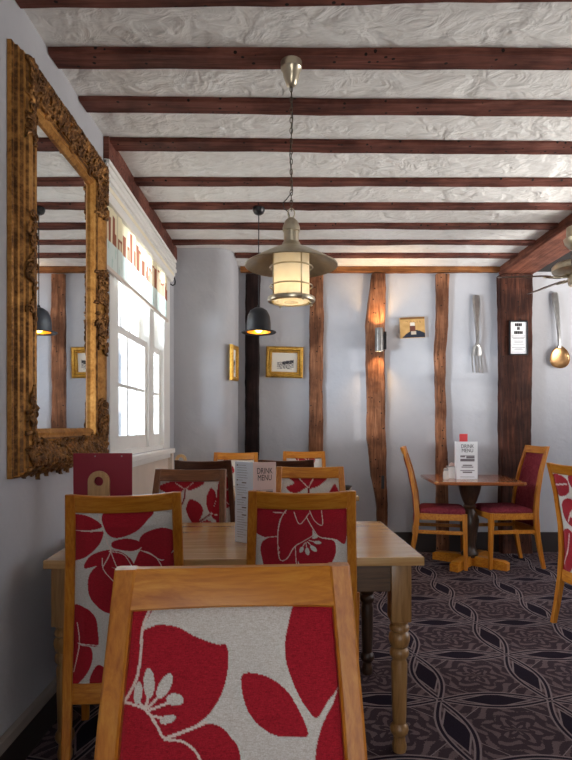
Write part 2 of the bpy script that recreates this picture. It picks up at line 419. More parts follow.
def post(name, rows, depth, mat, label, seed, z_top=2.69, parts=None):
    """rows: (z, x_left, x_right) from top to bottom"""
    bm = nb(); zs = np.linspace(.0, z_top, 60); rows = sorted(rows)
    zz = [r[0] for r in rows]; L = [r[1] for r in rows]; R = [r[2] for r in rows]; rings = []
    kk = (YB - depth) / YB
    for z in zs:
        q = lambda k: .008 * noise.noise((seed * 5.1, z * 3.2, k * 4.4)) + .005 * noise.noise((seed, z * 13, k * 2.2))
        xl = np.interp(z, zz, L) * kk + q(1); xr = np.interp(z, zz, R) * kk + q(2); w = xr - xl
        y0 = YB - .0008; d = depth + q(3); y0f = YB - d
        if z < .2: y0 = YB - .021
        rings.append([(xl, y0, z), (xl + q(4) * .5, y0f + .014, z), (xl + .014, y0f, z), (xl + w * .5, y0f - .004 + q(5), z), (xr - .014, y0f + q(6) * .6, z), (xr + q(7) * .5, y0f + .014, z), (xr, y0, z)])
    loft(bm, rings); o = link(name, bm, mat); tag(o, label, 'post', 'timber posts on the back wall'); return o
K = 102.75
def PX(x): return (x - 286) / K
def PZ(y): return 1.22 + (426 - y) / K
post('timber_post', [(2.7, PX(246), PX(260)), (1, PX(244.5), PX(259)), (0, PX(245), PX(259))], .05, M['post_dark'], 'near-black timber post beside the rounded wall corner', 1)
post('timber_post', [(2.7, PX(309.5), PX(323)), (2.3, PX(310), PX(324)), (1.7, PX(309), PX(323)), (0, PX(309), PX(323))], .045, M['post'], 'straight brown timber post right of the framed ink drawing', 2)
post('timber_post', [(PZ(262), PX(373), PX(386)), (PZ(290), PX(370), PX(386)), (PZ(325), PX(366), PX(385)), (PZ(400), PX(367), PX(386)), (PZ(440), PX(367.5), PX(386)), (PZ(475), PX(371), PX(387)), (PZ(505), PX(377), PX(388)), (0, PX(378), PX(388))], .06, M['post'], 'wavy brown timber post carrying the steel wall light', 3)
post('timber_post', [(PZ(262), PX(437), PX(451)), (PZ(330), PX(437), PX(448)), (PZ(352), PX(435), PX(447)), (PZ(385), PX(436.5), PX(446)), (PZ(440), PX(437), PX(447)), (PZ(470), PX(437), PX(449)), (0, PX(437), PX(450))], .055, M['post'], 'narrow crooked timber post between the tan plaque and the giant fork', 4)
post('timber_post', [(2.7, PX(500), PX(533)), (2, PX(501), PX(533)), (1, PX(502), PX(532)), (0, PX(501), PX(533))], .095, M['post_big'], 'wide dark timber post under the massive beam, carrying the black-framed notice', 5, 2.67)
# mortise slot in the wavy post is a dark patch let into it
b = nb(); box(b, PX(380.2), PX(383.2), YB - .066, YB - .04, PZ(488), PZ(475)); o = link('mortise_slot', b, M['black'], [x for x in bpy.data.objects if x.name.startswith('timber_post')][2])

# ------------------------------------------------------------------ window
win = struct(thing('window_1', 'white sash window in the left wall', 'window', (WX, WY0, 0)))
del win['category']
def W(x0, x1, y0, y1, z0, z1, name, mat=None, bev=.004, parent=None):
    bm = nb(); box(bm, x0 - WX, x1 - WX, y0 - WY0, y1 - WY0, z0, z1, bev); return link(name, bm, mat or M['white_paint'], parent or win)
bm = nb()
def wb(bm, x0, x1, y0, y1, z0, z1, bev=.003): box(bm, x0 - WX, x1 - WX, y0 - WY0, y1 - WY0, z0, z1, bev)
FX0, FX1 = WX - .14, WX + .004
wb(bm, FX0, FX1, WY0, WY0 + .06, WZ0, WZ1); wb(bm, FX0, FX1 - .015, WY0 + .06, 3.28, WZ0, WZ1)
wb(bm, FX0, FX1, 4.44, WY1, WZ0, WZ1); wb(bm, FX0, FX1 - .01, 4.0, 4.14, WZ0, WZ1); wb(bm, FX0, FX1, WY0, WY1, WZ1 - .05, WZ1); wb(bm, FX0 + .005, FX1 - .005, WY0 + .002, WY1 - .002, WZ0 + .001, WZ0 + .035)
link('window_frame', bm, M['white_paint'], win)
def sash(y0, y1, z0, z1, xc, cols, rows):
    bm = nb(); st = .045; t = .018
    wb(bm, xc - t, xc + t, y0, y0 + st, z0, z1); wb(bm, xc - t, xc + t, y1 - st, y1, z0, z1)
    wb(bm, xc - t, xc + t, y0 + st, y1 - st, z0, z0 + (.085 if z0 < 1.5 else .045)); wb(bm, xc - t, xc + t, y0 + st, y1 - st, z1 - .045, z1)
    s = link('window_sash', bm, M['white_paint'], win)
    bb = nb(); zb = z0 + (.085 if z0 < 1.5 else .045); zt = z1 - .045
    for i in range(1, cols):
        y = y0 + st + (y1 - y0 - 2 * st) * i / cols; wb(bb, xc - .013, xc + .013, y - .011, y + .011, zb, zt, .002)
    for i in range(1, rows):
        z = zb + (zt - zb) * i / rows; wb(bb, xc - .012, xc + .012, y0 + st, y1 - st, z - .011, z + .011, .002)
    if cols > 1 or rows > 1: link('glazing_bar', bb, M['white_paint'], s)
    p = nb(); wb(p, xc - .002, xc + .002, y0 + st, y1 - st, zb, zt, 0); link('pane', p, M['pane'], s)
for y0, y1, c in ((3.28, 4.0, 3), (4.14, 4.44, 1)):
    sash(y0, y1, 1.075, 1.82, WX - .045, c, 2)
    sash(y0, y1, 1.79, 2.45, WX - .09, c, 2)
bm = nb(); wb(bm, WX - .02, WX + .055, 2.98, 4.63, 1.0, 1.038, .008); wb(bm, WX, WX + .03, 2.98, 4.63, .965, 1.0, .006); link('window_sill', bm, M['white_paint'], win)
bm = nb(); wb(bm, WX, WX + .045, 4.55, 4.62, .86, .998, .004); link('sill_bracket', bm, M['cream_paint'], win)
bm = nb(); wb(bm, WX, WX + .012, 2.98, 4.55, .72, .965, .003); link('sill_panel', bm, M['cream_paint'], win)
# white moulding over the blind
bm = nb()
for k, (d, z0, z1) in enumerate(((.022, 2.50, 2.64), (.034, 2.53, 2.56), (.03, 2.575, 2.605), (.034, 2.615, 2.638))): box(bm, WX, WX + d, 2.97, 4.80, z0, z1, .004)
struct(link('trim_1', bm, M['white_paint']))
# roller blind
rb = thing('roller_blind', 'white roller blind half lowered over the window, printed with a red-brown townscape', 'blind', (WX, 3.0, 2.42))
bm = nb(); prof = [(.0, -.01), (.032, -.01), (.042, .005), (.046, .03), (.045, .06), (.036, .085), (.0, .092)]
loft(bm, [[(p[0] + .001, y, p[1]) for p in prof] for y in (-.105, 1.62)]); link('headrail', bm, M['white_paint'], rb)
bm = nb(); box(bm, .042, .05, -.10, 1.6, .03, .055, .002); link('headrail_highlight', bm, plain('cream_highlight', (250, 240, 214), .3), rb)  # pale strip paints a highlight along the headrail
NXB, NZB = 200, 70
bm = nb(); vs = [[bm.verts.new((.016 + .004 * math.sin(j * .35) * (1 - k / NZB) + .003 * math.cos(j * .17), -.1 + 1.60 * j / NXB, .0 - .35 * k / NZB)) for k in range(NZB + 1)] for j in range(NXB + 1)]
for j in range(NXB):
    for k in range(NZB): bm.faces.new((vs[j][k], vs[j + 1][k], vs[j + 1][k + 1], vs[j][k + 1]))
cream = lin((240, 230, 200)); blue = lin((220, 230, 226)); brick = lin((160, 104, 84)); seam = lin((170, 170, 150))
r2 = random.Random(3); skyline = []; x = 0
while x < NXB:
    w = r2.randint(2, 7); hgt = r2.choice([.2, .28, .35, .45, .55, .3]) * (.6 + .4 * r2.random()); skyline.append((x, x + w, hgt, r2.random())); x += w + r2.choice([0, 0, 1, 3])
cols = []
for j in range(NXB + 1):
    hh = 0; kind = 1; xs = 0
    for a, c, h_, kk in skyline:
        if a <= j < c: hh = h_; kind = kk; xs = (j - a) / (c - a)
    for k in range(NZB + 1):
        v = k / NZB; col = cream
        base = .56
        if v > base: col = blue if (math.sin(j * .9) + math.sin(j * .37 + k * .2) < 1.3) else lin((196, 216, 210))
        elif v > base - hh:
            edge = xs < .15 or xs > .85 or v < base - hh + .05
            col = brick if (kind > .45 or edge) else lin((226, 206, 176))
        if j in (33, 34, 150, 151): col = tuple(x * .75 for x in col[:3]) + (1,)
        cols.append(col)
o = link('blind_cloth', bm, M['blind'], rb); set_colors(o.data, np.array(cols))
bm = nb(); box(bm, .008, .026, -.1, 1.50, -.368, -.345, .004); link('bottom_bar', bm, M['cream_paint'], rb)
bm = nb(); tube(bm, [(.05, 1.615, .02), (.05, 1.65, .0), (.045, 1.66, -.02), (.03, 1.645, -.035), (.02, 1.62, -.03)], .006); link('chain_hook', bm, M['black'], rb)
# radiator under the sill
rd = thing('radiator', 'white panel radiator with slatted top under the window, behind the burgundy menu board', 'radiator', (WX, 3.0, .12))
bm = nb(); box(bm, .03, .06, 0, 1.45, 0, .60, .008); box(bm, .09, .11, 0, 1.45, 0, .60, .008)
link('panel', bm, M['white_paint'], rd)
bm = nb()
for i in range(40): box(bm, .028, .112, .01 + i * .0365, .034 + i * .0365, .600, .612, .002)
box(bm, .02, .115, 0, .02, .05, .612, .003); box(bm, .02, .115, 1.43, 1.45, .05, .612, .003); link('grille', bm, M['white_paint'], rd)
bm = nb(); lathe(bm, [(.012, -.12), (.012, .02), (.022, .03), (.022, .08), (.015, .09)], 12, (.07, 1.5, 0)); tube(bm, [(.07, 1.45, .02), (.07, 1.5, .02)], .009); link('valve', bm, M['brass'], rd)

# ------------------------------------------------------------------ gilded mirror
MY0, MY1, MZ0, MZ1 = 1.945, 2.89, 1.035, 2.565
mr = thing('gilt_mirror', 'tall wall mirror in an ornate gilded frame on the left wall', 'mirror', (WX, MY0, MZ0))
MW, MH, FW = MY1 - MY0, MZ1 - MZ0, .175
# profile: distance in from the outer edge, height off the wall
fp = [(0, .0), (0, .022), (.006, .028), (.010, .028), (.012, .045), (.020, .050), (.024, .066), (.034, .070), (.040, .082), (.055, .088), (.075, .080), (.10, .062), (.120, .05), (.126, .058), (.134, .060), (.140, .050), (.148, .044), (.158, .048), (.165, .040), (.175, .030), (.175, .0)]
def fpt(d, h, s, corner):
    y = d if corner in (0, 3) else MW - d; z = d if corner in (0, 1) else MH - d
    return (h * .7 + .001, y, z)
bm = nb(); loft(bm, [[fpt(d, h, 0, c) for d, h in fp] for c in (0, 1, 2, 3)], False, True); 
bm.faces.ensure_lookup_table()
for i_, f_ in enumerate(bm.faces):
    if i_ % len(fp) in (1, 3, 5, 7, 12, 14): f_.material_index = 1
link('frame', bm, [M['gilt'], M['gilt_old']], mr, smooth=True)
bm = nb(); box(bm, .010, .014, FW - .003, MW - FW + .003, FW - .003, MH - FW + .003); link('glass', bm, M['mirror'], mr)
def fh(d): return .7 * float(np.interp(d, [p[0] for p in fp[1:-1]], [p[1] for p in fp[1:-1]]))
def surf(y, z):
    d = max(0, min(y, MW - y, z, MH - z)); return fh(min(d, .174))
def scroll(bm, y, z, rad, turn, a0, sgn, th):
    pts = []; rs = []
    for i in range(15):
        t = i / 14; r = rad * (1 - .82 * t); a = a0 + sgn * turn * 2 * PI * t
        yy, zz = y + r * math.cos(a), z + r * math.sin(a)
        pts.append((surf(yy, zz) + .005 + .006 * t, yy, zz)); rs.append(th * (1.1 - .6 * t) * (.5 if i == 0 else 1))
    tube(bm, pts, rs, 6)
def leaf(bm, y, z, L, a, w, th):
    rings = []
    for i in range(8):
        t = i / 7; yy = y + L * t * math.cos(a + .7 * t); zz = z + L * t * math.sin(a + .7 * t); ww = w * math.sin(PI * min(.97, t * .85 + .12)); n_ = (-math.sin(a + .7 * t), math.cos(a + .7 * t)); h = surf(yy, zz)
        rings.append([(h + .001, yy + n_[0] * ww, zz + n_[1] * ww), (h + th * .9, yy + n_[0] * ww * .5, zz + n_[1] * ww * .5), (h + th * .55, yy, zz), (h + th * .9, yy - n_[0] * ww * .5, zz - n_[1] * ww * .5), (h + .001, yy - n_[0] * ww, zz - n_[1] * ww), (h - .004, yy, zz)])
    loft(bm, rings)
def ornament(name, reg, dens, big=1.0, seed=0):
    r = random.Random(seed); bm = nb()
    for (y0, y1, z0, z1) in reg:
        n = int((y1 - y0) * (z1 - z0) * dens)
        for i in range(n):
            y = r.uniform(y0, y1); z = r.uniform(z0, z1); k = r.random()
            if k < .55: scroll(bm, y, z, r.uniform(.018, .036) * big, r.uniform(.8, 1.6), r.uniform(0, 2 * PI), r.choice((-1, 1)), r.uniform(.006, .0095) * big)
            elif k < .9: leaf(bm, y, z, r.uniform(.05, .085) * big, r.uniform(0, 2 * PI), r.uniform(.012, .02) * big, r.uniform(.016, .026) * big)
            else: blob(bm, (surf(y, z) + .004, y, z), (.011, .011, .011), 8)
    for v in bm.verts:      # nothing sinks into the wall or leaves the frame
        v.co.x = max(v.co.x, .004); v.co.y = min(max(v.co.y, .03), MW - .004)
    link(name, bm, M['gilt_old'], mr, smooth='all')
e = .042; et = .012; w_ = .122
for q, (cy, cz) in enumerate(((0, 0), (1, 0), (1, 1), (0, 1))):
    ya = (e, .235) if cy == 0 else (MW - .235, MW - e); za = (et, w_) if cz == 0 else (MH - w_, MH - et)
    yb = (e, w_) if cy == 0 else (MW - w_, MW - e); zb = (w_, .30) if cz == 0 else (MH - .30, MH - w_)
    ornament('corner_ornament', [(*ya, *za), (*yb, *zb)], 4200, .62, 20 + q)
ornament('rail_ornament', [(.235, MW - .235, et, w_)], 4200, .62, 31)
ornament('rail_ornament', [(.235, MW - .235, MH - w_, MH - et)], 4200, .62, 32)
for q, ys in enumerate(((e, w_), (MW - w_, MW - e))):
    ornament('side_ornament', [(*ys, MH * .5 - .2, MH * .5 + .2)], 3600, .6, 40 + q)

# ------------------------------------------------------------------ upholstery patterns (in each panel's own 2-D frame)
RED = np.array(lin((166, 30, 44))); CRM = np.array(lin((212, 205, 197))); VEIN = np.array(lin((226, 206, 196)))
PAT = {}
PAT['N'] = dict(quad=((105, 128), (480, 122), (36, 955), (540, 955)), polys=[
    [(70, 126), (138, 124), (122, 165), (150, 158), (185, 163), (220, 182), (262, 198), (279, 201), (282, 238), (272, 285), (245, 328), (205, 354), (178, 363), (225, 346), (262, 348), (288, 372), (305, 410), (300, 520), (240, 600), (120, 600), (40, 560), (60, 300)],
    [(307, 258), (338, 254), (375, 270), (405, 302), (432, 362), (412, 370), (370, 368), (335, 345), (314, 310)],
    [(416, 118), (490, 118), (496, 258), (468, 305), (448, 332), (428, 314), (404, 270), (389, 215), (395, 165)],
    [(510, 278), (474, 318), (452, 365), (446, 420), (460, 500), (500, 560), (530, 540)],
    [(330, 470), (380, 460), (420, 500), (430, 580), (390, 640), (340, 600), (320, 540)]],
    lines=[([(138, 124), (124, 160), (120, 220), (112, 260), (88, 305)], 2.56), ([(88, 298), (128, 308), (150, 338), (166, 366), (200, 375), (228, 405), (245, 470)], 2.40), ([(166, 366), (200, 356), (240, 342)], 3.20)],
    blobs=[((117, 281), (8, 20), 5), ((137, 263), (10, 27), -2), ((165, 270), (11, 24), 28), ((184, 296), (16, 11), 12), ((171, 331), (15, 8), -12)],
    stems=[([(130, 307), (118, 296)], 2.5), ([(132, 306), (137, 282)], 2.5), ([(134, 308), (158, 285)], 2.5), ([(138, 311), (176, 300)], 2.5), ([(142, 322), (166, 329)], 2.5)])
PAT['A'] = dict(quad=((68, 118), (372, 105), (78, 675), (400, 670)), polys=[
    [(55, 125), (110, 127), (153, 156), (120, 170), (55, 172)], [(55, 178), (120, 176), (156, 172), (146, 215), (110, 255), (75, 272), (55, 274)],
    [(162, 112), (305, 106), (290, 140), (260, 172), (220, 191), (185, 193), (160, 165)],
    [(272, 192), (300, 172), (345, 163), (382, 182), (388, 222), (368, 255), (340, 272), (300, 245), (268, 232)],
    [(188, 206), (230, 197), (270, 208), (276, 226), (255, 240), (215, 236), (184, 225)],
    [(102, 296), (110, 265), (135, 245), (178, 234), (215, 243), (246, 270), (249, 293), (205, 297), (155, 285)],
    [(155, 283), (125, 303), (113, 340), (120, 390), (150, 430), (185, 448), (225, 440), (330, 430), (400, 400), (400, 256), (362, 258), (340, 276), (300, 250), (270, 240), (246, 292), (205, 299)],
    [(70, 428), (110, 430), (140, 460), (150, 510), (151, 553), (120, 553), (95, 545), (70, 540)], [(70, 548), (100, 553), (130, 560), (136, 600), (122, 640), (95, 675), (70, 680)],
    [(132, 685), (152, 615), (200, 650), (230, 690)], [(240, 520), (330, 530), (380, 600), (320, 655), (255, 610)]],
    lines=[([(138, 112), (154, 158), (168, 208), (180, 240), (158, 290)], 1.61), ([(153, 172), (68, 174)], 1.49), ([(180, 238), (200, 290), (215, 305)], 1.36), ([(176, 240), (220, 250), (248, 292)], 1.24), ([(155, 262), (160, 300), (192, 340)], 1.36), ([(270, 236), (320, 262), (345, 305)], 1.49), ([(276, 228), (250, 240), (180, 236)], 1.24), ([(85, 480), (95, 550), (80, 640)], 1.49), ([(95, 547), (150, 553)], 1.36)], blobs=[], stems=[])
PAT['B'] = dict(quad=((72, 112), (500, 112), (48, 884), (520, 884)), polys=[
    [(60, 100), (215, 104), (185, 150), (172, 200), (168, 240), (130, 244), (92, 240), (60, 210)],
    [(210, 104), (322, 104), (332, 170), (336, 215), (330, 240), (290, 262), (250, 290), (215, 345), (185, 350), (180, 300), (172, 240), (182, 165)],
    [(318, 104), (482, 104), (505, 160), (502, 240), (490, 282), (450, 256), (400, 246), (360, 238), (325, 180)],
    [(90, 292), (110, 257), (168, 243), (185, 350), (215, 345), (256, 288), (266, 340), (262, 420), (190, 460), (122, 420), (96, 345)],
    [(255, 290), (330, 240), (400, 249), (440, 265), (449, 310), (435, 355), (400, 408), (360, 430), (310, 405), (275, 370)],
    [(50, 395), (110, 402), (130, 480), (60, 560)], [(250, 480), (340, 470), (420, 540), (400, 640), (300, 660), (240, 590)], [(90, 620), (170, 600), (220, 700), (150, 780), (80, 740)], [(440, 420), (520, 440), (520, 560), (460, 520)]],
    lines=[([(150, 128), (208, 130)], 1.82), ([(215, 112), (186, 158), (172, 235), (180, 345), (215, 345), (250, 290), (290, 264), (330, 240)], 1.96), ([(248, 125), (275, 180), (320, 130)], 1.82), ([(322, 120), (345, 165), (382, 185), (378, 120)], 1.68), ([(308, 150), (340, 205), (372, 243), (450, 257)], 1.96), ([(165, 240), (100, 248)], 1.96), ([(255, 290), (258, 340), (264, 415)], 1.96)],
    blobs=[((284, 302), (9, 15), 25), ((312, 310), (10, 18), -10), ((341, 297), (10, 20), -48), ((360, 268), (18, 8), 6), ((348, 243), (15, 6), -14)],
    stems=[([(300, 270), (288, 292)], 2), ([(305, 268), (310, 298)], 2), ([(312, 264), (332, 285)], 2), ([(320, 258), (350, 266)], 2)])
PAT['C'] = dict(quad=((-15, 310), (405, 304), (-30, 1100), (415, 1100)), polys=[
    [(-30, 350), (60, 312), (160, 312), (288, 312), (255, 345), (195, 368), (160, 358), (120, 395), (60, 399), (10, 375)], [(200, 429), (250, 440), (290, 480), (286, 530), (245, 592), (205, 555), (178, 500), (184, 450)],
    [(345, 348), (379, 390), (373, 450), (345, 512), (318, 470), (312, 420), (325, 375)], [(245, 625), (290, 570), (340, 563), (385, 608), (398, 660), (340, 720), (260, 700)], [(415, 300), (392, 320), (378, 440), (350, 522), (380, 560), (415, 600)],
    [(115, 470), (137, 530), (125, 575), (100, 620), (50, 570), (60, 500)], [(60, 700), (160, 680), (220, 760), (160, 860), (80, 830)]],
    lines=[([(160, 362), (90, 325)], 2.5), ([(165, 360), (210, 320)], 2.5), ([(345, 515), (390, 525)], 2.5)], blobs=[], stems=[], dark=[([(160, 362), (158, 430), (130, 490)], 5), ([(350, 515), (250, 590), (208, 650), (190, 700)], 5)])
PAT['D'] = dict(quad=((75, 215), (408, 215), (65, 830), (418, 830)), polys=[
    [(120, 205), (332, 205), (302, 252), (245, 272), (216, 270), (165, 296), (122, 286), (105, 262), (150, 242)], [(380, 248), (398, 272), (415, 320), (380, 360), (345, 310)],
    [(180, 330), (260, 340), (280, 420), (220, 480), (160, 420)], [(300, 460), (400, 440), (420, 560), (320, 600)], [(60, 500), (140, 520), (160, 620), (80, 680)]],
    lines=[([(175, 215), (230, 268)], 2.5), ([(262, 215), (232, 268)], 2.5)], blobs=[], stems=[], dark=[([(232, 268), (232, 340)], 5)])
def random_pattern(seed, n):
    r = random.Random(seed); polys = []; lines = []
    for i in range(n):
        cx, cy = r.uniform(0, 100), r.uniform(0, 150); a0 = r.uniform(0, 2 * PI); k = r.randint(3, 5)
        for j in range(k):
            a = a0 + j * 2 * PI / k; L = r.uniform(18, 30); w = L * .42
            p = lambda t, s: (cx + L * t * math.cos(a) - s * w * math.sin(a), cy + L * t * math.sin(a) + s * w * math.cos(a))
            polys.append([p(.05, 0), p(.35, .8), p(.75, .85), p(1, 0), p(.75, -.8), p(.35, -.75)]); lines.append(([p(0, 0), p(.8, .1)], .8))
    return dict(quad=((0, 0), (100, 0), (0, 150), (100, 150)), polys=polys, lines=lines, blobs=[], stems=[])
PAT['G'] = random_pattern(4, 5); PAT['H'] = random_pattern(9, 5); PAT['R'] = dict(quad=((0, 0), (100, 0), (0, 150), (100, 150)), polys=[[(-5, 4), (25, 2), (44, 10), (40, 26), (20, 34), (-5, 30)], [(46, 0), (80, -4), (95, 14), (78, 30), (55, 24)],
    [(12, 48), (32, 36), (56, 42), (60, 62), (44, 80), (18, 72)], [(66, 44), (90, 40), (104, 62), (84, 80), (66, 66)], [(-6, 100), (18, 84), (36, 96), (38, 124), (20, 150), (-6, 155)], [(48, 96), (74, 86), (92, 104), (84, 130), (58, 134)]],
    lines=[([(0, 18), (22, 16), (40, 14)], 1.2), ([(24, 72), (36, 56), (52, 48)], 1.2), ([(4, 140), (16, 116), (22, 92)], 1.4), ([(44, 80), (40, 60), (46, 44)], 1.0)], blobs=[((36, 60), (3, 6), 30)], stems=[]); PAT['X'] = random_pattern(33, 5); PAT['Y'] = random_pattern(37, 5)
def eval_pattern(p, U, V):
    (ax, ay), (bx, by), (cx, cy), (dx, dy) = p['quad']
    X = (ax * (1 - U) + bx * U) * (1 - V) + (cx * (1 - U) + dx * U) * V; Y = (ay * (1 - U) + by * U) * (1 - V) + (cy * (1 - U) + dy * U) * V
    col = np.tile(CRM, X.shape + (1,))
    for q in p['polys']: col[inside(catmull(q), X, Y)] = RED
    for l, w in p.get('dark', []): col[near(catmull(l, 6, False), X, Y, w)] = RED * .6
    for l, w in p['lines'] + p['stems']: col[near(catmull(l, 6, False), X, Y, w)] = VEIN
    for (x, y), (rx, ry), a in p['blobs']:
        ca, sa = math.cos(math.radians(a)), math.sin(math.radians(a)); u = (X - x) * ca + (Y - y) * sa; v = -(X - x) * sa + (Y - y) * ca
        col[(u / rx) ** 2 + (v / ry) ** 2 < 1] = CRM
    return col

# ------------------------------------------------------------------ chairs
TOPW, SEATW = .372, .42
def back_y(z):   # centre line of the back posts
    return float(np.interp(z, [0, .12, .28, .44, .6, .8, .995], [-.255, -.228, -.198, -.185, -.2, -.243, -.305]))
def half_w(z):   # outer half width at height z
    return float(np.interp(z, [0, .44, .995], [SEATW / 2, SEATW / 2, TOPW / 2]))
def make_chair(label, loc, rotz, wood_h, wood_v, pattern, group, nx=60, ny=84, flip=False, seat_mat=None):
    t = thing('dining_chair', label, 'chair', loc, rotz, group)
    sw = .033; zt = .995
    for s in (-1, 1):
        bm = nb(); rings = []
        for i in range(29):
            z = zt * i / 28; hw = half_w(z); wz = sw * (.9 + .1 * min(1, z / .4)); dp = float(np.interp(z, [0, .4, .6, .985], [.016, .023, .02, .014]))
            rings.append([(s * (hw - wz / 2) + x, back_y(z) + y, z) for x, y in rrect(wz / 2, dp, .004)])
        loft(bm, rings); link('back_leg', bm, wood_v, t, smooth=True)
        bm = nb(); rings = []
        for i in range(9):
            z = .455 * i / 8; h = .015 + .006 * i / 8
            rings.append([(s * (.205 - .021) + x, .205 + .01 * (1 - i / 8) + y, z) for x, y in rrect(h, h, .004)])
        loft(bm, rings); link('front_leg', bm, wood_v, t, smooth=True)
        bm = nb(); box(bm, s * .186 - .011, s * .186 + .011, -.165, .187, .40, .452, .003); link('side_rail', bm, wood_h, t)
        bm = nb(); box(bm, s * .186 - .008, s * .186 + .008, -.18, .195, .285, .315, .003); link('stretcher', bm, wood_h, t)
    bow = lambda x: -.022 * (1 - (x / (TOPW / 2)) ** 2)
    def curved(z0, z1, dep, arch=0.0, low=0.0, inset=sw):
        bm = nb(); rings = []
        for i in range(15):
            u = -1 + 2 * i / 14; h0 = half_w(z0) - inset + .004; h1 = half_w(z1) - inset + .004
            y0 = back_y(z0) + bow(u * TOPW / 2); y1 = back_y(z1) + bow(u * TOPW / 2); a = arch * (1 - u * u); a0 = a * low; c = .004
            rings.append([(u * h0, y0 - dep, z0 + a0 + c), (u * h0, y0 - dep + c, z0 + a0), (u * h0, y0 + dep - c, z0 + a0), (u * h0, y0 + dep, z0 + a0 + c), (u * h1, y1 + dep, z1 + a - c), (u * h1, y1 + dep - c, z1 + a), (u * h1, y1 - dep + c, z1 + a), (u * h1, y1 - dep, z1 + a - c)])
        loft(bm, rings); return bm
    link('top_rail', curved(.934, .995, .012, -.006, .5), wood_h, t, smooth=True)
    link('rear_rail', curved(.262, .33, .011), wood_h, t, smooth=True)
    bm = nb(); box(bm, -.17, .17, .193, .215, .40, .452, .003); link('front_rail', bm, wood_h, t)
    # padded back panel, front and back skins on a fine grid so that the woven pattern has crisp edges
    z0, z1 = .331, .933
    us = np.linspace(0, 1, nx); vsn = np.linspace(0, 1, ny); me = bpy.data.meshes.new('back_panel')
    co = []; 
    for sgn in (1, -1):
        for v in vsn:
            z = z1 + (z1 - z0) * -v; hw = half_w(z) - sw + .001
            for u in us:
                x = (2 * u - 1) * hw; puff = .017 * min(1, 9 * min(u, 1 - u)) ** .5 * min(1, 12 * min(v, 1 - v)) ** .5 - .006
                co.append((x, back_y(z) + bow(x) + sgn * (puff + .002), z))
    N = nx * ny; F = []
    for q in (0, 1):
        for j in range(ny - 1):
            for i in range(nx - 1):
                a = q * N + j * nx + i; f = (a, a + 1, a + nx + 1, a + nx); F.append(f if q else f[::-1])
    for i in range(nx - 1): F.append((i, i + 1, N + i + 1, N + i)); k = (ny - 1) * nx + i; F.append((k + 1, k, N + k, N + k + 1))
    for j in range(ny - 1):
        a = j * nx; F.append((a + nx, a, N + a, N + a + nx)); a = j * nx + nx - 1; F.append((a, a + nx, N + a + nx, N + a))
    me.from_pydata(co, [], F); me.update()
    for p in me.polygons: p.use_smooth = True
    if pattern:
        U, V = np.meshgrid(us, vsn)
        col = eval_pattern(PAT[pattern], 1 - U if flip else U, V).reshape(-1, 4); set_colors(me, np.vstack([col, col])); me.materials.append(M['floral'])
    else: me.materials.append(M['burgundy'])
    o = bpy.data.objects.new('back_panel', me); C.objects.link(o); o.parent = t
    # seat cushion
    bm = nb(); rings = []
    for k, (z, s) in enumerate(((.446, .97), (.455, 1.0), (.472, 1.0), (.486, .95), (.495, .8), (.499, .5), (.5, .1))):
        pts = []
        for i in range(32):
            a = 2 * PI * i / 32; cx, cy = math.cos(a), math.sin(a); m = max(abs(cx), abs(cy)) ** .8
            pts.append((.197 * s * cx / m, .02 + .2 * s * cy / m, z))
        rings.append(pts)
    loft(bm, rings); link('seat', bm, seat_mat or M['burgundy'], t, smooth='all')
    return t
G1 = 'floral chairs'
def at(px, Y): return (px - 286) / 560 * Y
def chair_top(px, Ytop, th):   # root so that the middle of the back's top lands at (px, Ytop)
    X = at(px, Ytop); lx, ly = 0, -.305
    return (X - (lx * math.cos(th) - ly * math.sin(th)), Ytop - (lx * math.sin(th) + ly * math.cos(th)), 0)
O, OV = M['oak'], M['oak_v']
make_chair('honey oak chair nearest the viewer, facing us with large red petals on its back', chair_top(234, .90, PI + math.radians(4)), PI + math.radians(4), O, OV, 'N', G1, 240, 340, True)
make_chair('honey oak floral chair at the left end of the near table, beside the dark wall', chair_top(124.5, 1.87, math.radians(13)), math.radians(13), O, OV, 'A', G1, 200, 300)
make_chair('honey oak floral chair tucked under the near table, right of the folded drinks menu', chair_top(302, 1.94, 0), 0, O, OV, 'B', G1, 200, 300)
make_chair('brown floral chair across the near table at left, red leaves on dark stalks', chair_top(191, 2.93, PI - math.radians(3)), PI - math.radians(3), M['brown'], M['brown_v'], 'C', G1, 90, 110, True)
make_chair('light oak floral chair across the near table, peeping over the middle chair', chair_top(310, 3.1, PI), PI, O, OV, 'D', G1, 90, 110, True)
make_chair('dark wooden chair behind the brown floral chair, its back to the viewer at left', chair_top(203, 3.69, 0), 0, M['walnut'], M['walnut_v'], 'X', G1)
make_chair('dark wooden chair tucked between the folded menu and the light oak chair', chair_top(286, 3.74, 0), 0, M['walnut'], M['walnut_v'], None, G1)
make_chair('small honey oak floral chair furthest left, against the rounded wall corner', chair_top(236, 4.78, PI), PI, O, OV, 'G', G1, 60, 84, True)
make_chair('small honey oak floral chair by the back wall, below the straight brown post', chair_top(304, 5.0, PI), PI, O, OV, 'H', G1, 60, 84, True)
make_chair('honey oak chair with red and white floral back cut off by the right edge', (1.96, 3.36, 0), math.radians(-75), O, OV, 'R', G1, 90, 120)
G2 = 'burgundy chairs at the pedestal table'
make_chair('oak chair with burgundy seat left of the pedestal table', (1.355, 4.96, 0), math.radians(-90 - 14), O, OV, None, G2).scale = (1, 1, 1.04)
make_chair('oak chair with burgundy seat right of the pedestal table, before the wide dark post', (1.935, 4.965, 0), math.radians(90 + 5), O, OV, None, G2).scale = (1, 1, 1.05)

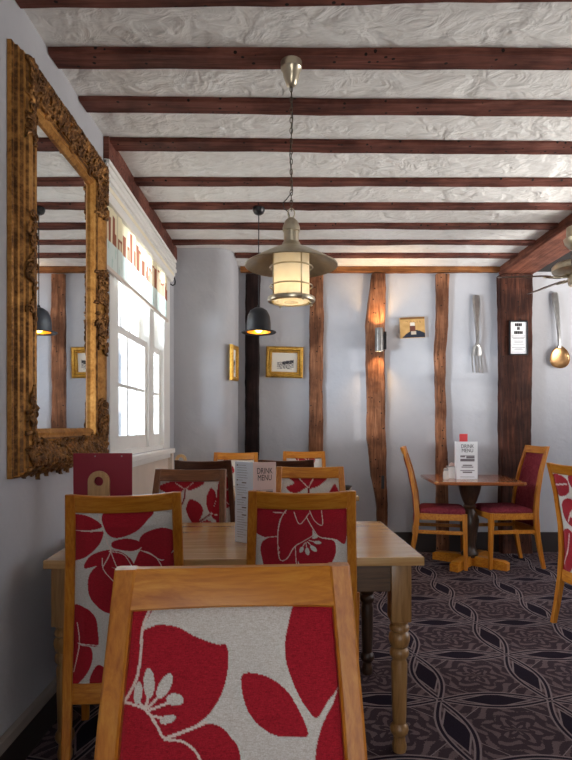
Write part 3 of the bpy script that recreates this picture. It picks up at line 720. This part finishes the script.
# ------------------------------------------------------------------ tables
def turned(bm, H, r):
    pr = [(.66, 0), (.72, .01), (.74, .03), (.62, .05), (.6, .07), (.86, .085), (.95, .10), (.9, .115), (.66, .13), (.7, .16), (.76, .25), (.8, .34), (.82, .40), (.7, .42), (.72, .425), (.95, .44), (.98, .455), (.9, .468), (.72, .475), (.92, .485), (1.04, .505), (1.08, .52), (1.0, .537), (.78, .548), (.98, .556), (1.0, .567), (.92, .577), (.78, .583), (.96, .592), (.98, .60)]
    lathe(bm, [(r * a, z * H / .60) for a, z in pr], 24)
def oak_table(label, loc, rotz, W_, D_, H, leg_mats, group='oak dining tables'):
    t = thing('dining_table', label, 'table', loc, rotz, group)
    bm = nb(); box(bm, 0, W_, 0, D_, H - .032, H, .005); link('tabletop', bm, M['tabletop'], t)
    za = H - .032; ins = .058
    for nm, bx in (('apron', (ins, W_ - ins, .040, .062)), ('apron', (ins, W_ - ins, D_ - .062, D_ - .040)), ('apron', (.040, .062, ins, D_ - ins)), ('apron', (W_ - .084, W_ - .062, ins, D_ - ins))):
        bm = nb(); box(bm, *bx, za - .105, za - .0005, .003); link(nm, bm, M['apron'], t)
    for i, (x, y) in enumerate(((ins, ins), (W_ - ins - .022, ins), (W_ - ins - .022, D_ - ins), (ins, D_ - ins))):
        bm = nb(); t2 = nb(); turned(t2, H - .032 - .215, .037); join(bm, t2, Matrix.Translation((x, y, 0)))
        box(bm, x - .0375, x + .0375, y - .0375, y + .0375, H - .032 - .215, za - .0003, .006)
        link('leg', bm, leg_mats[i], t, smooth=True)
    return t
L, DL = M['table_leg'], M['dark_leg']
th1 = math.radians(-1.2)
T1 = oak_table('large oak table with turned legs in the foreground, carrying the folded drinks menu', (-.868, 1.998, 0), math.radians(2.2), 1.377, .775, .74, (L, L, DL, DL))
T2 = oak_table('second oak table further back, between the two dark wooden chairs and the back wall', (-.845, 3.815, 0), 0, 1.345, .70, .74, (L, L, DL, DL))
# pedestal table
pt = thing('pedestal_table', 'small reddish square table on a turned pedestal by the back wall', 'table', (1.62, 4.94, 0), math.radians(-4))
bm = nb(); rings = []
for z, s in ((.732, .985), (.738, 1), (.755, 1), (.76, .988)):
    rings.append([(x * s, y * s, z) for x, y in rrect(.37, .37, .03)])
loft(bm, rings); link('tabletop', bm, M['redtop'], pt)
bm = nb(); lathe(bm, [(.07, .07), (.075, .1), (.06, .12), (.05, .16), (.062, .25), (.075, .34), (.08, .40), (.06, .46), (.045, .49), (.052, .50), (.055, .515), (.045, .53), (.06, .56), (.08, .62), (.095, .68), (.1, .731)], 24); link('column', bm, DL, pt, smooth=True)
for k in range(4):
    bm = nb(); a = PI / 4 + k * PI / 2 + .15; rings = []
    for r_, h in ((.03, .085), (.12, .085), (.3, .075), (.335, .06)):
        w = .036; rings.append([(r_ * math.cos(a) - sg * w * math.sin(a), r_ * math.sin(a) + sg * w * math.cos(a), z) for sg, z in ((-1, 0), (1, 0), (1, h), (-1, h))])
    loft(bm, rings); link('foot', bm, M['oak'], pt)

# ------------------------------------------------------------------ things on the tables
def textobj(txt, size, mat, parent, M4, name='lettering', sx=1.0, align='CENTER'):
    cu = bpy.data.curves.new(name, 'FONT'); cu.body = txt; cu.size = size; cu.align_x = align; cu.extrude = .0002; cu.space_line = .82
    ob = bpy.data.objects.new(name, cu); C.objects.link(ob)
    bpy.context.view_layer.update()
    me = bpy.data.meshes.new_from_object(ob.evaluated_get(bpy.context.evaluated_depsgraph_get())); bpy.data.objects.remove(ob)
    me.transform(M4 @ Matrix.Diagonal((sx, 1, 1, 1))); me.name = name; me.materials.clear(); me.materials.append(mat)
    ob = bpy.data.objects.new(name, me); C.objects.link(ob); ob.parent = parent; return ob
def page_matrix(p0, p1, z):
    """frame on an upright page running from p0 to p1 (left to right for the reader): x along, y up, z to the reader"""
    d = Vector((p1[0] - p0[0], p1[1] - p0[1], 0)).normalized(); n = Vector((d.y, -d.x, 0))
    m = Matrix((( d.x, 0, n.x, p0[0]), (d.y, 0, n.y, p0[1]), (0, 1, 0, z), (0, 0, 0, 1))); return m
def bars(rows, m, off=.0008):
    """rows of print: (x0, x1, y, h) in page metres"""
    bm = nb()
    for x0, x1, y, h in rows:
        t = nb(); box(t, x0, x1, y - h / 2, y + h / 2, off * .2, off); join(bm, t, m)
    return bm
def page(name, p0, p1, z0, z1, mat, parent, th=.0012):
    d = Vector((p1[0] - p0[0], p1[1] - p0[1], 0)); L_ = d.length; m = page_matrix(p0, p1, 0)
    t = nb(); box(t, 0, L_, z0, z1, -th, 0); bm = nb(); join(bm, t, m); return link(name, bm, mat, parent)
# folded drinks menu on the near table
X0, Y0 = at(253, 2.27), 2.27
fm = thing('folded_menu', 'tall folded DRINK MENU standing on the near oak table, pale blue page and pink page', 'menu', (X0, Y0, .7405))
A0, A1 = (-.078, .06), (0, 0); B1 = (.092, .035)
r5 = random.Random(5)
pa = page('page', A0, A1, 0, .332, plain('bluish_card', (228, 238, 248), .6, var=.02), fm)
pb = page('page', A1, B1, 0, .332, M['pink_card'], fm)
page('page', (-.078, .0615), (.092, .037), 0, .33, M['white_card'], fm)
ma = page_matrix(A0, A1, 0); rows = []
for i in range(30):
    y = .318 - i * .0102
    if i in (7, 13, 17, 20): rows.append((.038, .062, y, .0045)); continue
    w = r5.uniform(.03, .06); rows.append((.012, .012 + w, y, .0012))
    if i in (0, 6, 8): rows.append((.01, .016, y, .006))
link('small_print', bars(rows, ma), M['ink_light'], pa)
mb = page_matrix(A1, B1, 0)
textobj('DRINK\nMENU', .034, M['ink'], pb, mb @ Matrix.Translation((.05, .285, .0006)), 'lettering', .66)
link('menu_drawing', bars([(.012, .085, .218, .0015), (.012, .03, .213, .006), (.035, .05, .205, .008), (.055, .085, .211, .007), (.01, .09, .188, .012), (.02, .04, .191, .022), (.06, .075, .190, .018), (.03, .07, .10, .003), (.02, .08, .09, .002), (.025, .075, .07, .002)], mb), M['ink_light'], pb)
# burgundy menu board clipped to a wooden paddle
def paddle(name, label, loc, rotz, board, W_=.225, Hb=.30, pw=.062, ph=.22, px=-.02):
    t = thing(name, label, 'menu holder', loc, rotz)
    if board:
        bm = nb(); box(bm, -W_ / 2, W_ / 2, .012, .018, .03, .03 + Hb, .0015); bd = link('menu_board', bm, M['red_board'], t)
        bm = nb()
        for sx in (-.03, .075): lathe(bm, [(.003, 0), (.003, .002)], 10, (sx, 0, 0))
        bm.transform(Matrix.Translation((0, .0115, .03 + Hb - .012)) @ Matrix.Rotation(PI / 2, 4, 'X')); link('rivet', bm, M['steel'], bd)
    bm = nb(); pts = []; hw = pw / 2
    outline = [(-hw, 0), (hw, 0)] + [(hw * math.cos(a), ph - hw + hw * math.sin(a)) for a in np.linspace(0, PI, 13)]
    hole = [(.38 * pw / 2 * 1.2 * math.cos(a), ph - hw + .38 * pw / 2 * 1.2 * math.sin(a)) for a in np.linspace(0, 2 * PI, 24, endpoint=False)]
    # ring of quads between outline and hole (both resampled by angle about the hole's centre), plus the shank below
    cz = ph - hw; f = []; N_ = 24
    def out_at(a):
        c, s = math.cos(a), math.sin(a)
        if s >= 0: return (hw * c, cz + hw * s)
        k = hw / max(abs(c), abs(s)); return (k * c, cz + k * s)
    for y in (-.009, .009):
        o_ = [bm.verts.new((out_at(2 * PI * i / N_)[0], y, out_at(2 * PI * i / N_)[1])) for i in range(N_)]
        h_ = [bm.verts.new((hole[i][0], y, hole[i][1])) for i in range(N_)]
        for i in range(N_): bm.faces.new((o_[i], o_[(i + 1) % N_], h_[(i + 1) % N_], h_[i]))
        f.append((o_, h_))
    for i in range(N_):
        j = (i + 1) % N_
        bm.faces.new((f[0][0][i], f[1][0][i], f[1][0][j], f[0][0][j])); bm.faces.new((f[0][1][j], f[1][1][j], f[1][1][i], f[0][1][i]))
    box(bm, -hw, hw, -.009, .009, .02, cz - hw + .0005)
    bm.transform(Matrix.Translation((px, 0, 0))); link('paddle', bm, M['pale_ply'], t)
    bm = nb(); box(bm, px - .05, px + .05, -.035, .04, 0, .022, .003); link('base', bm, M['pale_ply'], t)
    return t
paddle('menu_holder', 'burgundy menu board in a pale wooden holder with a round hole, by the mirror', (at(102, 2.24), 2.24, .7405), math.radians(4), True, .232, .34, .083, .30, -.012)
paddle('menu_holder', 'pale wooden ring-topped holder on the second table, below the window sill end', (at(181, 4.2), 4.2, .7405), 0, False, .2, .3, .085, .268, 0)
# small things on the second table
tag(link('ramekin', (lambda bm: (lathe(bm, [(.03, 0), (.04, .03), (.042, .045), (.038, .045), (.03, .01)], 20), bm)[1])(nb()), M['ceramic'], smooth=True), 'white ramekin on the second table beside the folded menu', 'dish').location = (at(247, 3.98), 3.98, .7405)
tag(link('sauce_dish', (lambda bm: (lathe(bm, [(.025, 0), (.03, .02), (.05, .045), (.055, .05), (.048, .046), (.02, .012)], 20), bm)[1])(nb()), M['black'], smooth=True), 'black dish at the right end of the second table', 'dish').location = (at(345, 4.02), 4.02, .7405)
# pedestal table: menu, coral card, salt, packet pot
ZT = .7605
sm = thing('table_menu', 'white DRINK MENU card standing on the pedestal table', 'menu', (at(467, 4.84), 4.84, ZT))
P0, P1 = (-.088, .0), (.088, -.012)
f1 = page('page', P0, P1, 0, .325, M['white_card'], sm); page('page', (-.088, .002), (-.088, .06), 0, .325, M['white_card'], sm); page('page', (-.086, .058), (.088, -.009), 0, .32, M['white_card'], sm)
mm = page_matrix(P0, P1, 0)
textobj('DRINK\nMENU', .045, M['ink'], f1, mm @ Matrix.Translation((.09, .27, .0008)), 'lettering', .8)
link('menu_drawing', bars([(.03, .15, .205, .004), (.03, .07, .195, .012), (.08, .15, .19, .02), (.03, .15, .165, .022), (.05, .13, .12, .01), (.04, .14, .105, .008), (.03, .15, .075, .006), (.05, .13, .06, .012), (.03, .15, .02, .003)], mm), M['ink_light'], f1)
bm = nb(); box(bm, -.035, .035, -.004, .004, 0, .39, .001); o = tag(link('coral_card', bm, M['coral']), 'coral red card showing above the white menu on the pedestal table', 'card'); o.location = (at(463.5, 4.93), 4.93, ZT)
ss = thing('salt_shaker', 'glass salt shaker at the left of the pedestal table', 'shaker', (at(446, 4.83), 4.83, ZT))
bm = nb(); lathe(bm, [(.024, 0), (.026, .005), (.024, .06), (.018, .075)], 16); link('jar', bm, M['salt'], ss, smooth=True)
bm = nb(); lathe(bm, [(.02, .074), (.021, .09), (.014, .098)], 16); link('cap', bm, M['steel'], ss, smooth=True)
pp = thing('packet_pot', 'white pot of packets beside the salt shaker', 'pot', (at(453.0, 4.95), 4.95, ZT))
bm = nb(); lathe(bm, [(.05, 0), (.055, .01), (.056, .105), (.05, .105), (.048, .02)], 20); link('pot', bm, M['ceramic'], pp, smooth=True)
bm = nb()
for i in range(6): box(bm, -.03 + i * .01, -.026 + i * .01, -.025, .025, .03, .125 + .006 * (i % 3)); 
link('packets', bm, M['pink_card'], pp)
bm = nb(); ring(bm, .0565, .004, .103); link('rim', bm, M['steel'], pp)

# ------------------------------------------------------------------ lamps
LX, LY = .022, 2.33
lp = thing('lantern_pendant', 'antique brass lantern pendant with wide shade and caged frosted glass', 'lamp', (LX, LY, 0))
bm = nb(); lathe(bm, [(.012, 2.632), (.02, 2.638), (.026, 2.655), (.034, 2.675), (.036, 2.695), (.044, 2.705), (.044, 2.7335)], 24); link('ceiling_rose', bm, M['brass'], lp, smooth=True)
bm = nb(); z = 2.632; k = 0
while z > 2.12:
    pts = []
    for i in range(12):
        a = 2 * PI * i / 12; x = .0055 * math.cos(a); zz = .013 * math.sin(a)
        pts.append((x if k % 2 == 0 else 0, 0 if k % 2 == 0 else x, z - .011 + zz))
    tube(bm, pts, .0017, 5, True); z -= .0215; k += 1
link('chain', bm, plain('dull_bronze', (96, 86, 70), .4, .6), lp, smooth='all')
bm = nb(); tube(bm, [(.0, .0, 2.64), (.006, .004, 2.5), (-.006, .003, 2.35), (.006, .004, 2.2), (-.02, .006, 2.165), (-.035, .004, 2.15), (-.03, 0, 2.125), (-.012, 0, 2.11), (-.004, 0, 2.075)], .0022, 6); link('flex', bm, M['black'], lp, smooth='all')
bm = nb(); pts = [(.014 * math.cos(a), 0, 2.105 + .02 * math.sin(a)) for a in np.linspace(0, 2 * PI, 18, endpoint=False)]; tube(bm, pts, .0028, 6, True); link('hanging_loop', bm, M['brass'], lp, smooth='all')
bm = nb(); lathe(bm, [(.006, 2.088), (.014, 2.084), (.026, 2.072), (.034, 2.052), (.036, 2.045), (.036, 2.03), (.031, 2.028), (.031, 1.985), (.036, 1.982), (.04, 1.972), (.052, 1.962), (.075, 1.953)], 28); link('cap', bm, M['brass'], lp, smooth=True)
bm = nb(); lathe(bm, [(.072, 1.955), (.08, 1.951), (.13, 1.925), (.192, 1.89), (.194, 1.887), (.192, 1.884), (.13, 1.919), (.08, 1.945), (.072, 1.949), (.072, 1.955)], 48, cap=False); link('shade', bm, M['brass'], lp, smooth=True)
bm = nb(); lathe(bm, [(.073, 1.947), (.075, 1.945), (.075, 1.752), (.0755, 1.742), (.07, 1.736), (.03, 1.734)], 40, cap=False); link('frosted_cylinder', bm, M['frosted'], lp, smooth=True)
for nm, R, r_, z in (('guard_ring', .088, .0032, 1.878), ('guard_ring', .088, .0032, 1.80)):
    bm = nb(); ring(bm, R, r_, z); link(nm, bm, M['brass'], lp, smooth='all')
bm = nb(); lathe(bm, [(.082, 1.757), (.098, 1.753), (.1, 1.745), (.098, 1.737), (.082, 1.735), (.082, 1.757)], 40, cap=False); link('base_ring', bm, M['brass'], lp, smooth=True)
for i in range(4):
    a = i * PI / 2 + .5; bm = nb(); tube(bm, [(.078 * math.cos(a), .078 * math.sin(a), 1.95), (.084 * math.cos(a), .084 * math.sin(a), 1.93), (.084 * math.cos(a), .084 * math.sin(a), 1.75)], .003, 6)
    blob(bm, (.096 * math.cos(a), .096 * math.sin(a), 1.733), (.006, .006, .006), 8); link('guard_bar', bm, M['brass'], lp, smooth='all')
bm = nb(); blob(bm, (0, 0, 1.80), (.022, .022, .03), 14); link('bulb', bm, M['bulb'], lp, smooth='all')
BX, BY = -.19, 3.9
bl = thing('bowler_pendant', 'small black bowler hat pendant lamp beside the rounded wall corner', 'lamp', (BX, BY, 0))
bm = nb(); lathe(bm, [(.006, 2.690), (.02, 2.692), (.034, 2.702), (.042, 2.72), (.043, 2.7365)], 24); link('ceiling_rose', bm, M['black'], bl, smooth=True)
bm = nb(); tube(bm, [(0, 0, 2.692), (0, 0, 2.04)], .0035, 6); link('flex', bm, M['black'], bl)
bm = nb(); lathe(bm, [(.008, 2.062), (.012, 2.046), (.03, 2.041), (.06, 2.022), (.078, 1.985), (.084, 1.94), (.085, 1.885), (.088, 1.878), (.116, 1.872), (.122, 1.876), (.123, 1.872), (.117, 1.867), (.088, 1.872)], 40, cap=False); link('hat_shade', bm, M['black'], bl, smooth=True)
bm = nb(); lathe(bm, [(.082, 1.873), (.082, 1.94), (.075, 1.985), (.055, 2.018), (.01, 2.035)], 40, cap=False); link('shade_lining', bm, M['inner_gold'], bl, smooth=True)
bm = nb(); blob(bm, (0, 0, 1.905), (.032, .032, .038), 14); link('bulb', bm, M['bulb_soft'], bl, smooth='all')
# wall light on the wavy post
SX, SZ = PX(376.8), PZ(342)
SY = YB - .14
ws = thing('wall_light', 'steel cylinder up-and-down wall light on the wavy timber post', 'lamp', (SX, SY, SZ))
bm = nb(); lathe(bm, [(.036, -.11), (.039, -.11), (.039, .11), (.036, .11), (.036, .012), (.036, -.012)], 28, cap=False); link('cylinder', bm, M['steel'], ws, smooth=True)
bm = nb(); box(bm, .0, .075, .03, .076, -.085, .085, .004); link('black_block', bm, M['black'], ws)  # black block behind the cylinder, offset to the right
bm = nb(); lathe(bm, [(.03, -.07), (.03, -.055)], 20); lathe(bm, [(.03, .055), (.03, .07)], 20); link('bulb', bm, M['bulb'], ws)
# ceiling fan at the right edge
FXc, FYc = 2.13, 4.08
fn = thing('ceiling_fan', 'brass ceiling fan under the massive beam, cut off by the right edge', 'fan', (FXc, FYc, 0), 0)
bm = nb(); lathe(bm, [(.03, 2.50), (.06, 2.515), (.09, 2.55), (.1, 2.585), (.08, 2.60), (.08, 2.668)], 32); link('canopy', bm, M['brass'], fn, smooth=True)
bm = nb(); lathe(bm, [(.018, 2.42), (.018, 2.51)], 16); link('downrod', bm, M['brass'], fn, smooth=True)
bm = nb(); lathe(bm, [(.03, 2.43), (.1, 2.42), (.16, 2.405), (.178, 2.385), (.178, 2.355), (.165, 2.34), (.09, 2.325), (.05, 2.32)], 40); link('motor_housing', bm, M['brass'], fn, smooth=True)
bm = nb(); lathe(bm, [(.05, 2.322), (.068, 2.318), (.07, 2.26), (.06, 2.245), (.03, 2.24)], 28); link('switch_cup', bm, M['brass'], fn, smooth=True)
for k in range(5):
    a = math.radians(172 - k * 72) ; c, s = math.cos(a), math.sin(a)
    bm = nb(); tube(bm, [(.07 * c, .07 * s, 2.315), (.14 * c, .14 * s, 2.305), (.24 * c, .24 * s, 2.314)], [.012, .009, .009], 8); br = link('blade_arm', bm, M['brass'], fn, smooth='all')
    bm = nb(); rings = []
    for r_, w in ((.2, .04), (.26, .05), (.42, .056), (.52, .055), (.56, .04)):
        rings.append([(r_ * c - sg * w * s, r_ * s + sg * w * c, 2.318 - sg * w * .30 + dz) for sg, dz in ((-1, 0), (1, 0), (1, .007), (-1, .007))])
    loft(bm, rings); link('blade', bm, M['fan_dark'], br)

# ------------------------------------------------------------------ wall things
def art(name, w, h, nx, ny, fn_, parent, y=0):
    me = bpy.data.meshes.new(name); co = []; cols = []
    for j in range(ny):
        for i in range(nx):
            u, v = i / (nx - 1), j / (ny - 1); co.append((-w / 2 + w * u, y, h / 2 - h * v)); cols.append(lin(fn_(u, v)))
    F = [(j * nx + i, (j + 1) * nx + i, (j + 1) * nx + i + 1, j * nx + i + 1) for j in range(ny - 1) for i in range(nx - 1)]
    me.from_pydata(co, [], F); me.update(); set_colors(me, np.array(cols)); me.materials.append(M['art'])
    o = bpy.data.objects.new(name, me); C.objects.link(o); o.parent = parent; return o
def frame_bm(w, h, prof):
    """prof: (inset, height); rectangle in XZ facing -Y"""
    bm = nb(); rings = []
    for cx, cz in ((-1, -1), (1, -1), (1, 1), (-1, 1)): rings.append([(cx * (w / 2 - d), -t, cz * (h / 2 - d)) for d, t in prof])
    loft(bm, rings, False, True); return bm
def drawing(u, v):
    x, y = u, v; base = (240, 236, 226)
    roof = .5 - .22 * (x - .25)
    k = noise.noise((u * 18, v * 26, 3))
    if .2 < x < .85 and roof < y < .8 - .05 * math.sin(x * 9):
        if y < roof + .16 and x > .42: return (60, 60, 66) if k > -.35 else (170, 168, 164)
        return (110, 110, 112) if k > .05 else (214, 210, 202)
    if .2 < x < .8 and .8 < y < .84: return (150, 148, 146)
    return base
pc = thing('framed_picture', 'gold framed ink drawing of a building between the two left posts', 'picture', (PX(284.5), YB - .002, PZ(362.5)))
pc.rotation_euler = (0, math.radians(1.5), 0)
link('frame', frame_bm(.36, .30, [(0, 0), (0, .03), (.012, .042), (.03, .036), (.034, .02), (.036, .03), (.05, .034), (.058, .02), (.058, .0)]), M['gilt_bright'], pc, smooth=True)
art('drawing', .25, .19, 46, 36, drawing, pc, -.012)
def plaque(u, v):
    hill = .64 + 1.1 * (u - .62) ** 2
    n_ = noise.noise((u * 6, v * 6, 1)) * 14
    if abs(u - .5) < .12 and .42 < v < .7: return (104 + n_, 58 + n_, 48 + n_)
    if abs(u - .5) < .09 and .26 < v <= .44: return (220, 212, 202)
    if abs(u - .54) < .11 and .7 <= v < .85: return (196, 180, 160)
    if v > hill: return (38, 42, 56)
    if v < .1: return (120 + n_, 84 + n_, 46 + n_)
    if .18 < v < .28 and abs(noise.noise((u * 22, v * 9, 2))) > .28 and .2 < u < .85: return (150, 112, 66)
    return (196 + n_, 154 + n_, 96 + n_)
pq = thing('wall_plaque', 'small tan plaque with a mug on a dark hill, right of the wall light', 'picture', (PX(411.8), YB - .002, PZ(328)))
pq.rotation_euler = (0, math.radians(-2.5), 0)
bm = nb(); box(bm, -.12, .12, -.03, 0, -.1, .1, .003); link('board', bm, M['pale_ply'], pq); art('picture_face', .236, .196, 44, 38, plaque, pq, -.0306)
# picture on the side of the rounded corner
p3 = thing('framed_picture', 'narrow gold frame seen edge-on round the rounded wall corner', 'picture', (-.466, 4.917, 1.22 + (426 - 363) / 114))
p3.rotation_euler = (0, 0, math.radians(75))
link('frame', frame_bm(.16, .31, [(0, .0), (0, .02), (.01, .03), (.03, .026), (.036, .012), (.036, 0)]), M['gilt_bright'], p3, smooth=True)
art('drawing', .092, .242, 16, 18, drawing, p3, -.008)
# notice on the wide post
nt = thing('framed_notice', 'white notice in a black frame on the wide dark post', 'notice', (PX(518.2) * .979, YB - .118, 1.22 + (PZ(338) - 1.22) * .979))
link('frame', frame_bm(.175, .325, [(0, -.01), (0, .014), (.010, .014), (.012, .004), (.012, -.01)]), M['black'], nt)
bm = nb(); box(bm, -.078, .078, -.003, .004, -.152, .152); nf = link('sheet', bm, M['white_card'], nt)
mS = Matrix(((1, 0, 0, 0), (0, 0, -1, -.0032), (0, 1, 0, 0), (0, 0, 0, 1)))
rows = []
for y, w, ch in ((.125, .068, 4), (.09, .026, 2), (.05, .084, 5)):
    cw = w / ch
    for i in range(ch): rows.append((-w / 2 + i * cw, -w / 2 + (i + .86) * cw, y, .028))
link('heading', bars(rows, mS, .0015), M['ink'], nf)
r6 = random.Random(2); rows = [(-w, w, y, .004) for y, w in ((.018, .065), (.002, .06), (-.005, .05), (-.03, .045), (-.042, .04), (-.066, .05), (-.09, .06), (-.104, .03), (-.114, .045), (-.135, .062))]
link('small_print', bars(rows, mS, .0015), M['ink_light'], nf)
# giant cutlery hung on the wall
fk = thing('wall_fork', 'giant steel fork hanging on the back wall left of the wide post', 'fork', (PX(475.5), YB - .03, PZ(334)))
def strip(rows, th, dish=0):
    bm = nb(); rings = []
    for z, x, hw, dy in rows: rings.append([(x - hw, dy + .0, z), (x - hw * .6, dy - th, z), (x + hw * .6, dy - th, z), (x + hw, dy, z), (x, dy + th * .6, z)])
    loft(bm, rings); return bm
hnd = [(.375, 0, .014, .01), (.37, 0, .03, .01), (.34, 0, .037, .008), (.28, 0, .035, .0), (.15, .0, .026, -.008), (.0, .004, .018, -.014), (-.08, .005, .016, -.012), (-.11, .005, .022, -.004)]
link('handle', strip(hnd, .012), M['steel'], fk, smooth=True)
link('head', strip([(-.105, .005, .022, -.004), (-.13, .005, .042, .004), (-.16, .005, .05, .008), (-.2, .005, .051, .010), (-.215, .005, .05, .010)], .01), M['steel'], fk, smooth=True)
for i in range(4):
    x = .005 + (-.045 + i * .030); link('tine', strip([(-.205, x, .0075, .010), (-.3, x + .002, .0065, .006), (-.37, x + .006, .006, -.004), (-.385, x + .006, .003, -.006)], .007), M['steel'], fk, smooth=True)
sp = thing('wall_spoon', 'giant spoon with a shiny bowl hanging right of the wide post', 'spoon', (PX(557), YB - .03, PZ(331)))
link('handle', strip([(.37, -.03, .014, .01), (.365, -.03, .03, .01), (.33, -.03, .036, .008), (.25, -.025, .033, 0), (.1, -.012, .022, -.01), (-.05, -.002, .015, -.014), (-.14, .004, .015, -.008), (-.17, .006, .022, 0)], .012), M['steel'], sp, smooth=True)
bm = nb(); rings = []
for z_, k in ((-.15, .12), (-.165, .42), (-.19, .7), (-.22, .88), (-.255, .98), (-.285, 1), (-.315, .93), (-.34, .76), (-.357, .5), (-.365, .15)):
    hw = .098 * k; rings.append([(.012 + hw * math.cos(a), -.004 + .035 * k * math.sin(a), z_) for a in np.linspace(0, PI, 13)] + [(.012 + hw * .94 * math.cos(a), -.008 + .03 * k * math.sin(a), z_) for a in np.linspace(PI, 0, 13)])
loft(bm, rings); link('bowl', bm, M['copper'], sp, smooth=True)

# ------------------------------------------------------------------ across the street
bd = thing('neighbouring_house', 'pale house across the street, seen bright through the window', 'building', (-9.0, 10, -1))
bm = nb(); box(bm, -4, 0, 0, 34, 0, 9); link('wall', bm, M['facade'], bd)
for i in range(9):
    for z0 in (1.2, 4.4):
        bm = nb(); box(bm, .0, .06, 1.4 + i * 3.6, 2.7 + i * 3.6, z0, z0 + 1.7, .01); link('window', bm, M['facade_dark'], bd)

# ------------------------------------------------------------------ light
def lamp(name, typ, loc, energy, col, rot=None, **kw):
    d = bpy.data.lights.new(name, typ); d.energy = energy; d.color = col
    for k, v in kw.items(): setattr(d, k, v)
    o = bpy.data.objects.new(name, d); C.objects.link(o); o.location = loc
    if rot: o.rotation_euler = rot
    return o
warm = (1, .62, .28)
lamp('lantern_light', 'POINT', (LX, LY, 1.80), .45, (1, .84, .62), shadow_soft_size=.03)
lamp('bowler_light', 'SPOT', (BX, BY, 1.89), 8, warm, (0, 0, 0), shadow_soft_size=.03, spot_size=math.radians(130), spot_blend=.6)
lamp('wall_light_down', 'SPOT', (SX, SY, SZ - .09), 10, warm, (0, 0, 0), shadow_soft_size=.02, spot_size=math.radians(110), spot_blend=.8)
lamp('wall_light_up', 'SPOT', (SX, SY, SZ + .09), 14, warm, (PI, 0, 0), shadow_soft_size=.02, spot_size=math.radians(110), spot_blend=.8)
d = Vector((2.15, 1.36, -.10)).normalized()
sun = lamp('sun', 'SUN', (-6, 0, 3), 1.5, (1, .95, .9), angle=math.radians(1.2)); sun.rotation_euler = d.to_track_quat('-Z', 'Y').to_euler()
# daylight entering through the window opening
wl = lamp('window_daylight', 'AREA', (-3.7, 3.6, 2.9), 420, (.86, .93, 1), None, shape='RECTANGLE', size=3.2, size_y=2.4)
wl.rotation_euler = Vector((1, .05, -.35)).normalized().to_track_quat('-Z', 'Y').to_euler()
sb = lamp('street_bounce', 'AREA', (-4.0, 1.2, .9), 1150, (.80, .90, 1), None, shape='RECTANGLE', size=2.2, size_y=1.2)
sb.rotation_euler = Vector((3.2, 3.3, .75)).normalized().to_track_quat('-Z', 'Y').to_euler()
d2 = Vector((-.62, .3, 1))
wr = lamp('side_fill_light', 'AREA', (4.65, 3.4, 1.45), 145, (1, .97, .93), None, spread=math.radians(125), shape='RECTANGLE', size=2.7, size_y=1.5)  # added fill for ceiling and back wall, from an unseen side opening
wr.rotation_euler = d2.to_track_quat('-Z', 'Y').to_euler()
w = bpy.data.worlds.new('World'); S.world = w; w.use_nodes = True
bg = w.node_tree.nodes['Background']; bg.inputs[1].default_value = 4.2
wn, wl_ = w.node_tree.nodes, w.node_tree.links      # overcast sky above, brighter lower half added to lift the ceiling
tc = wn.new('ShaderNodeTexCoord'); sz = wn.new('ShaderNodeSeparateXYZ'); cr = wn.new('ShaderNodeValToRGB')
wl_.new(tc.outputs['Generated'], sz.inputs[0]); mr_ = wn.new('ShaderNodeMapRange'); wl_.new(sz.outputs[2], mr_.inputs[0]); mr_.inputs[1].default_value = -1
wl_.new(mr_.outputs[0], cr.inputs[0]); wl_.new(cr.outputs[0], bg.inputs[0])
e_ = cr.color_ramp.elements; e_[0].position = .46; e_[0].color = (1.0, .95, .88, 1); e_[1].position = .54; e_[1].color = (.62, .66, .72, 1)

# ------------------------------------------------------------------ camera
cd = bpy.data.cameras.new('Camera'); cam = bpy.data.objects.new('Camera', cd); C.objects.link(cam)
cam.location = (0, 0, 1.22); cam.rotation_euler = (PI / 2, 0, 0)
cd.sensor_fit = 'AUTO'; cd.sensor_width = 36; cd.lens = 560 / 760 * 36; cd.shift_y = 46 / 760; cd.clip_start = .02
S.camera = cam
S.view_settings.view_transform = 'Standard'; S.view_settings.look = 'None'; S.view_settings.gamma = 1; S.view_settings.use_curve_mapping = False
S.view_settings.exposure = 0.15
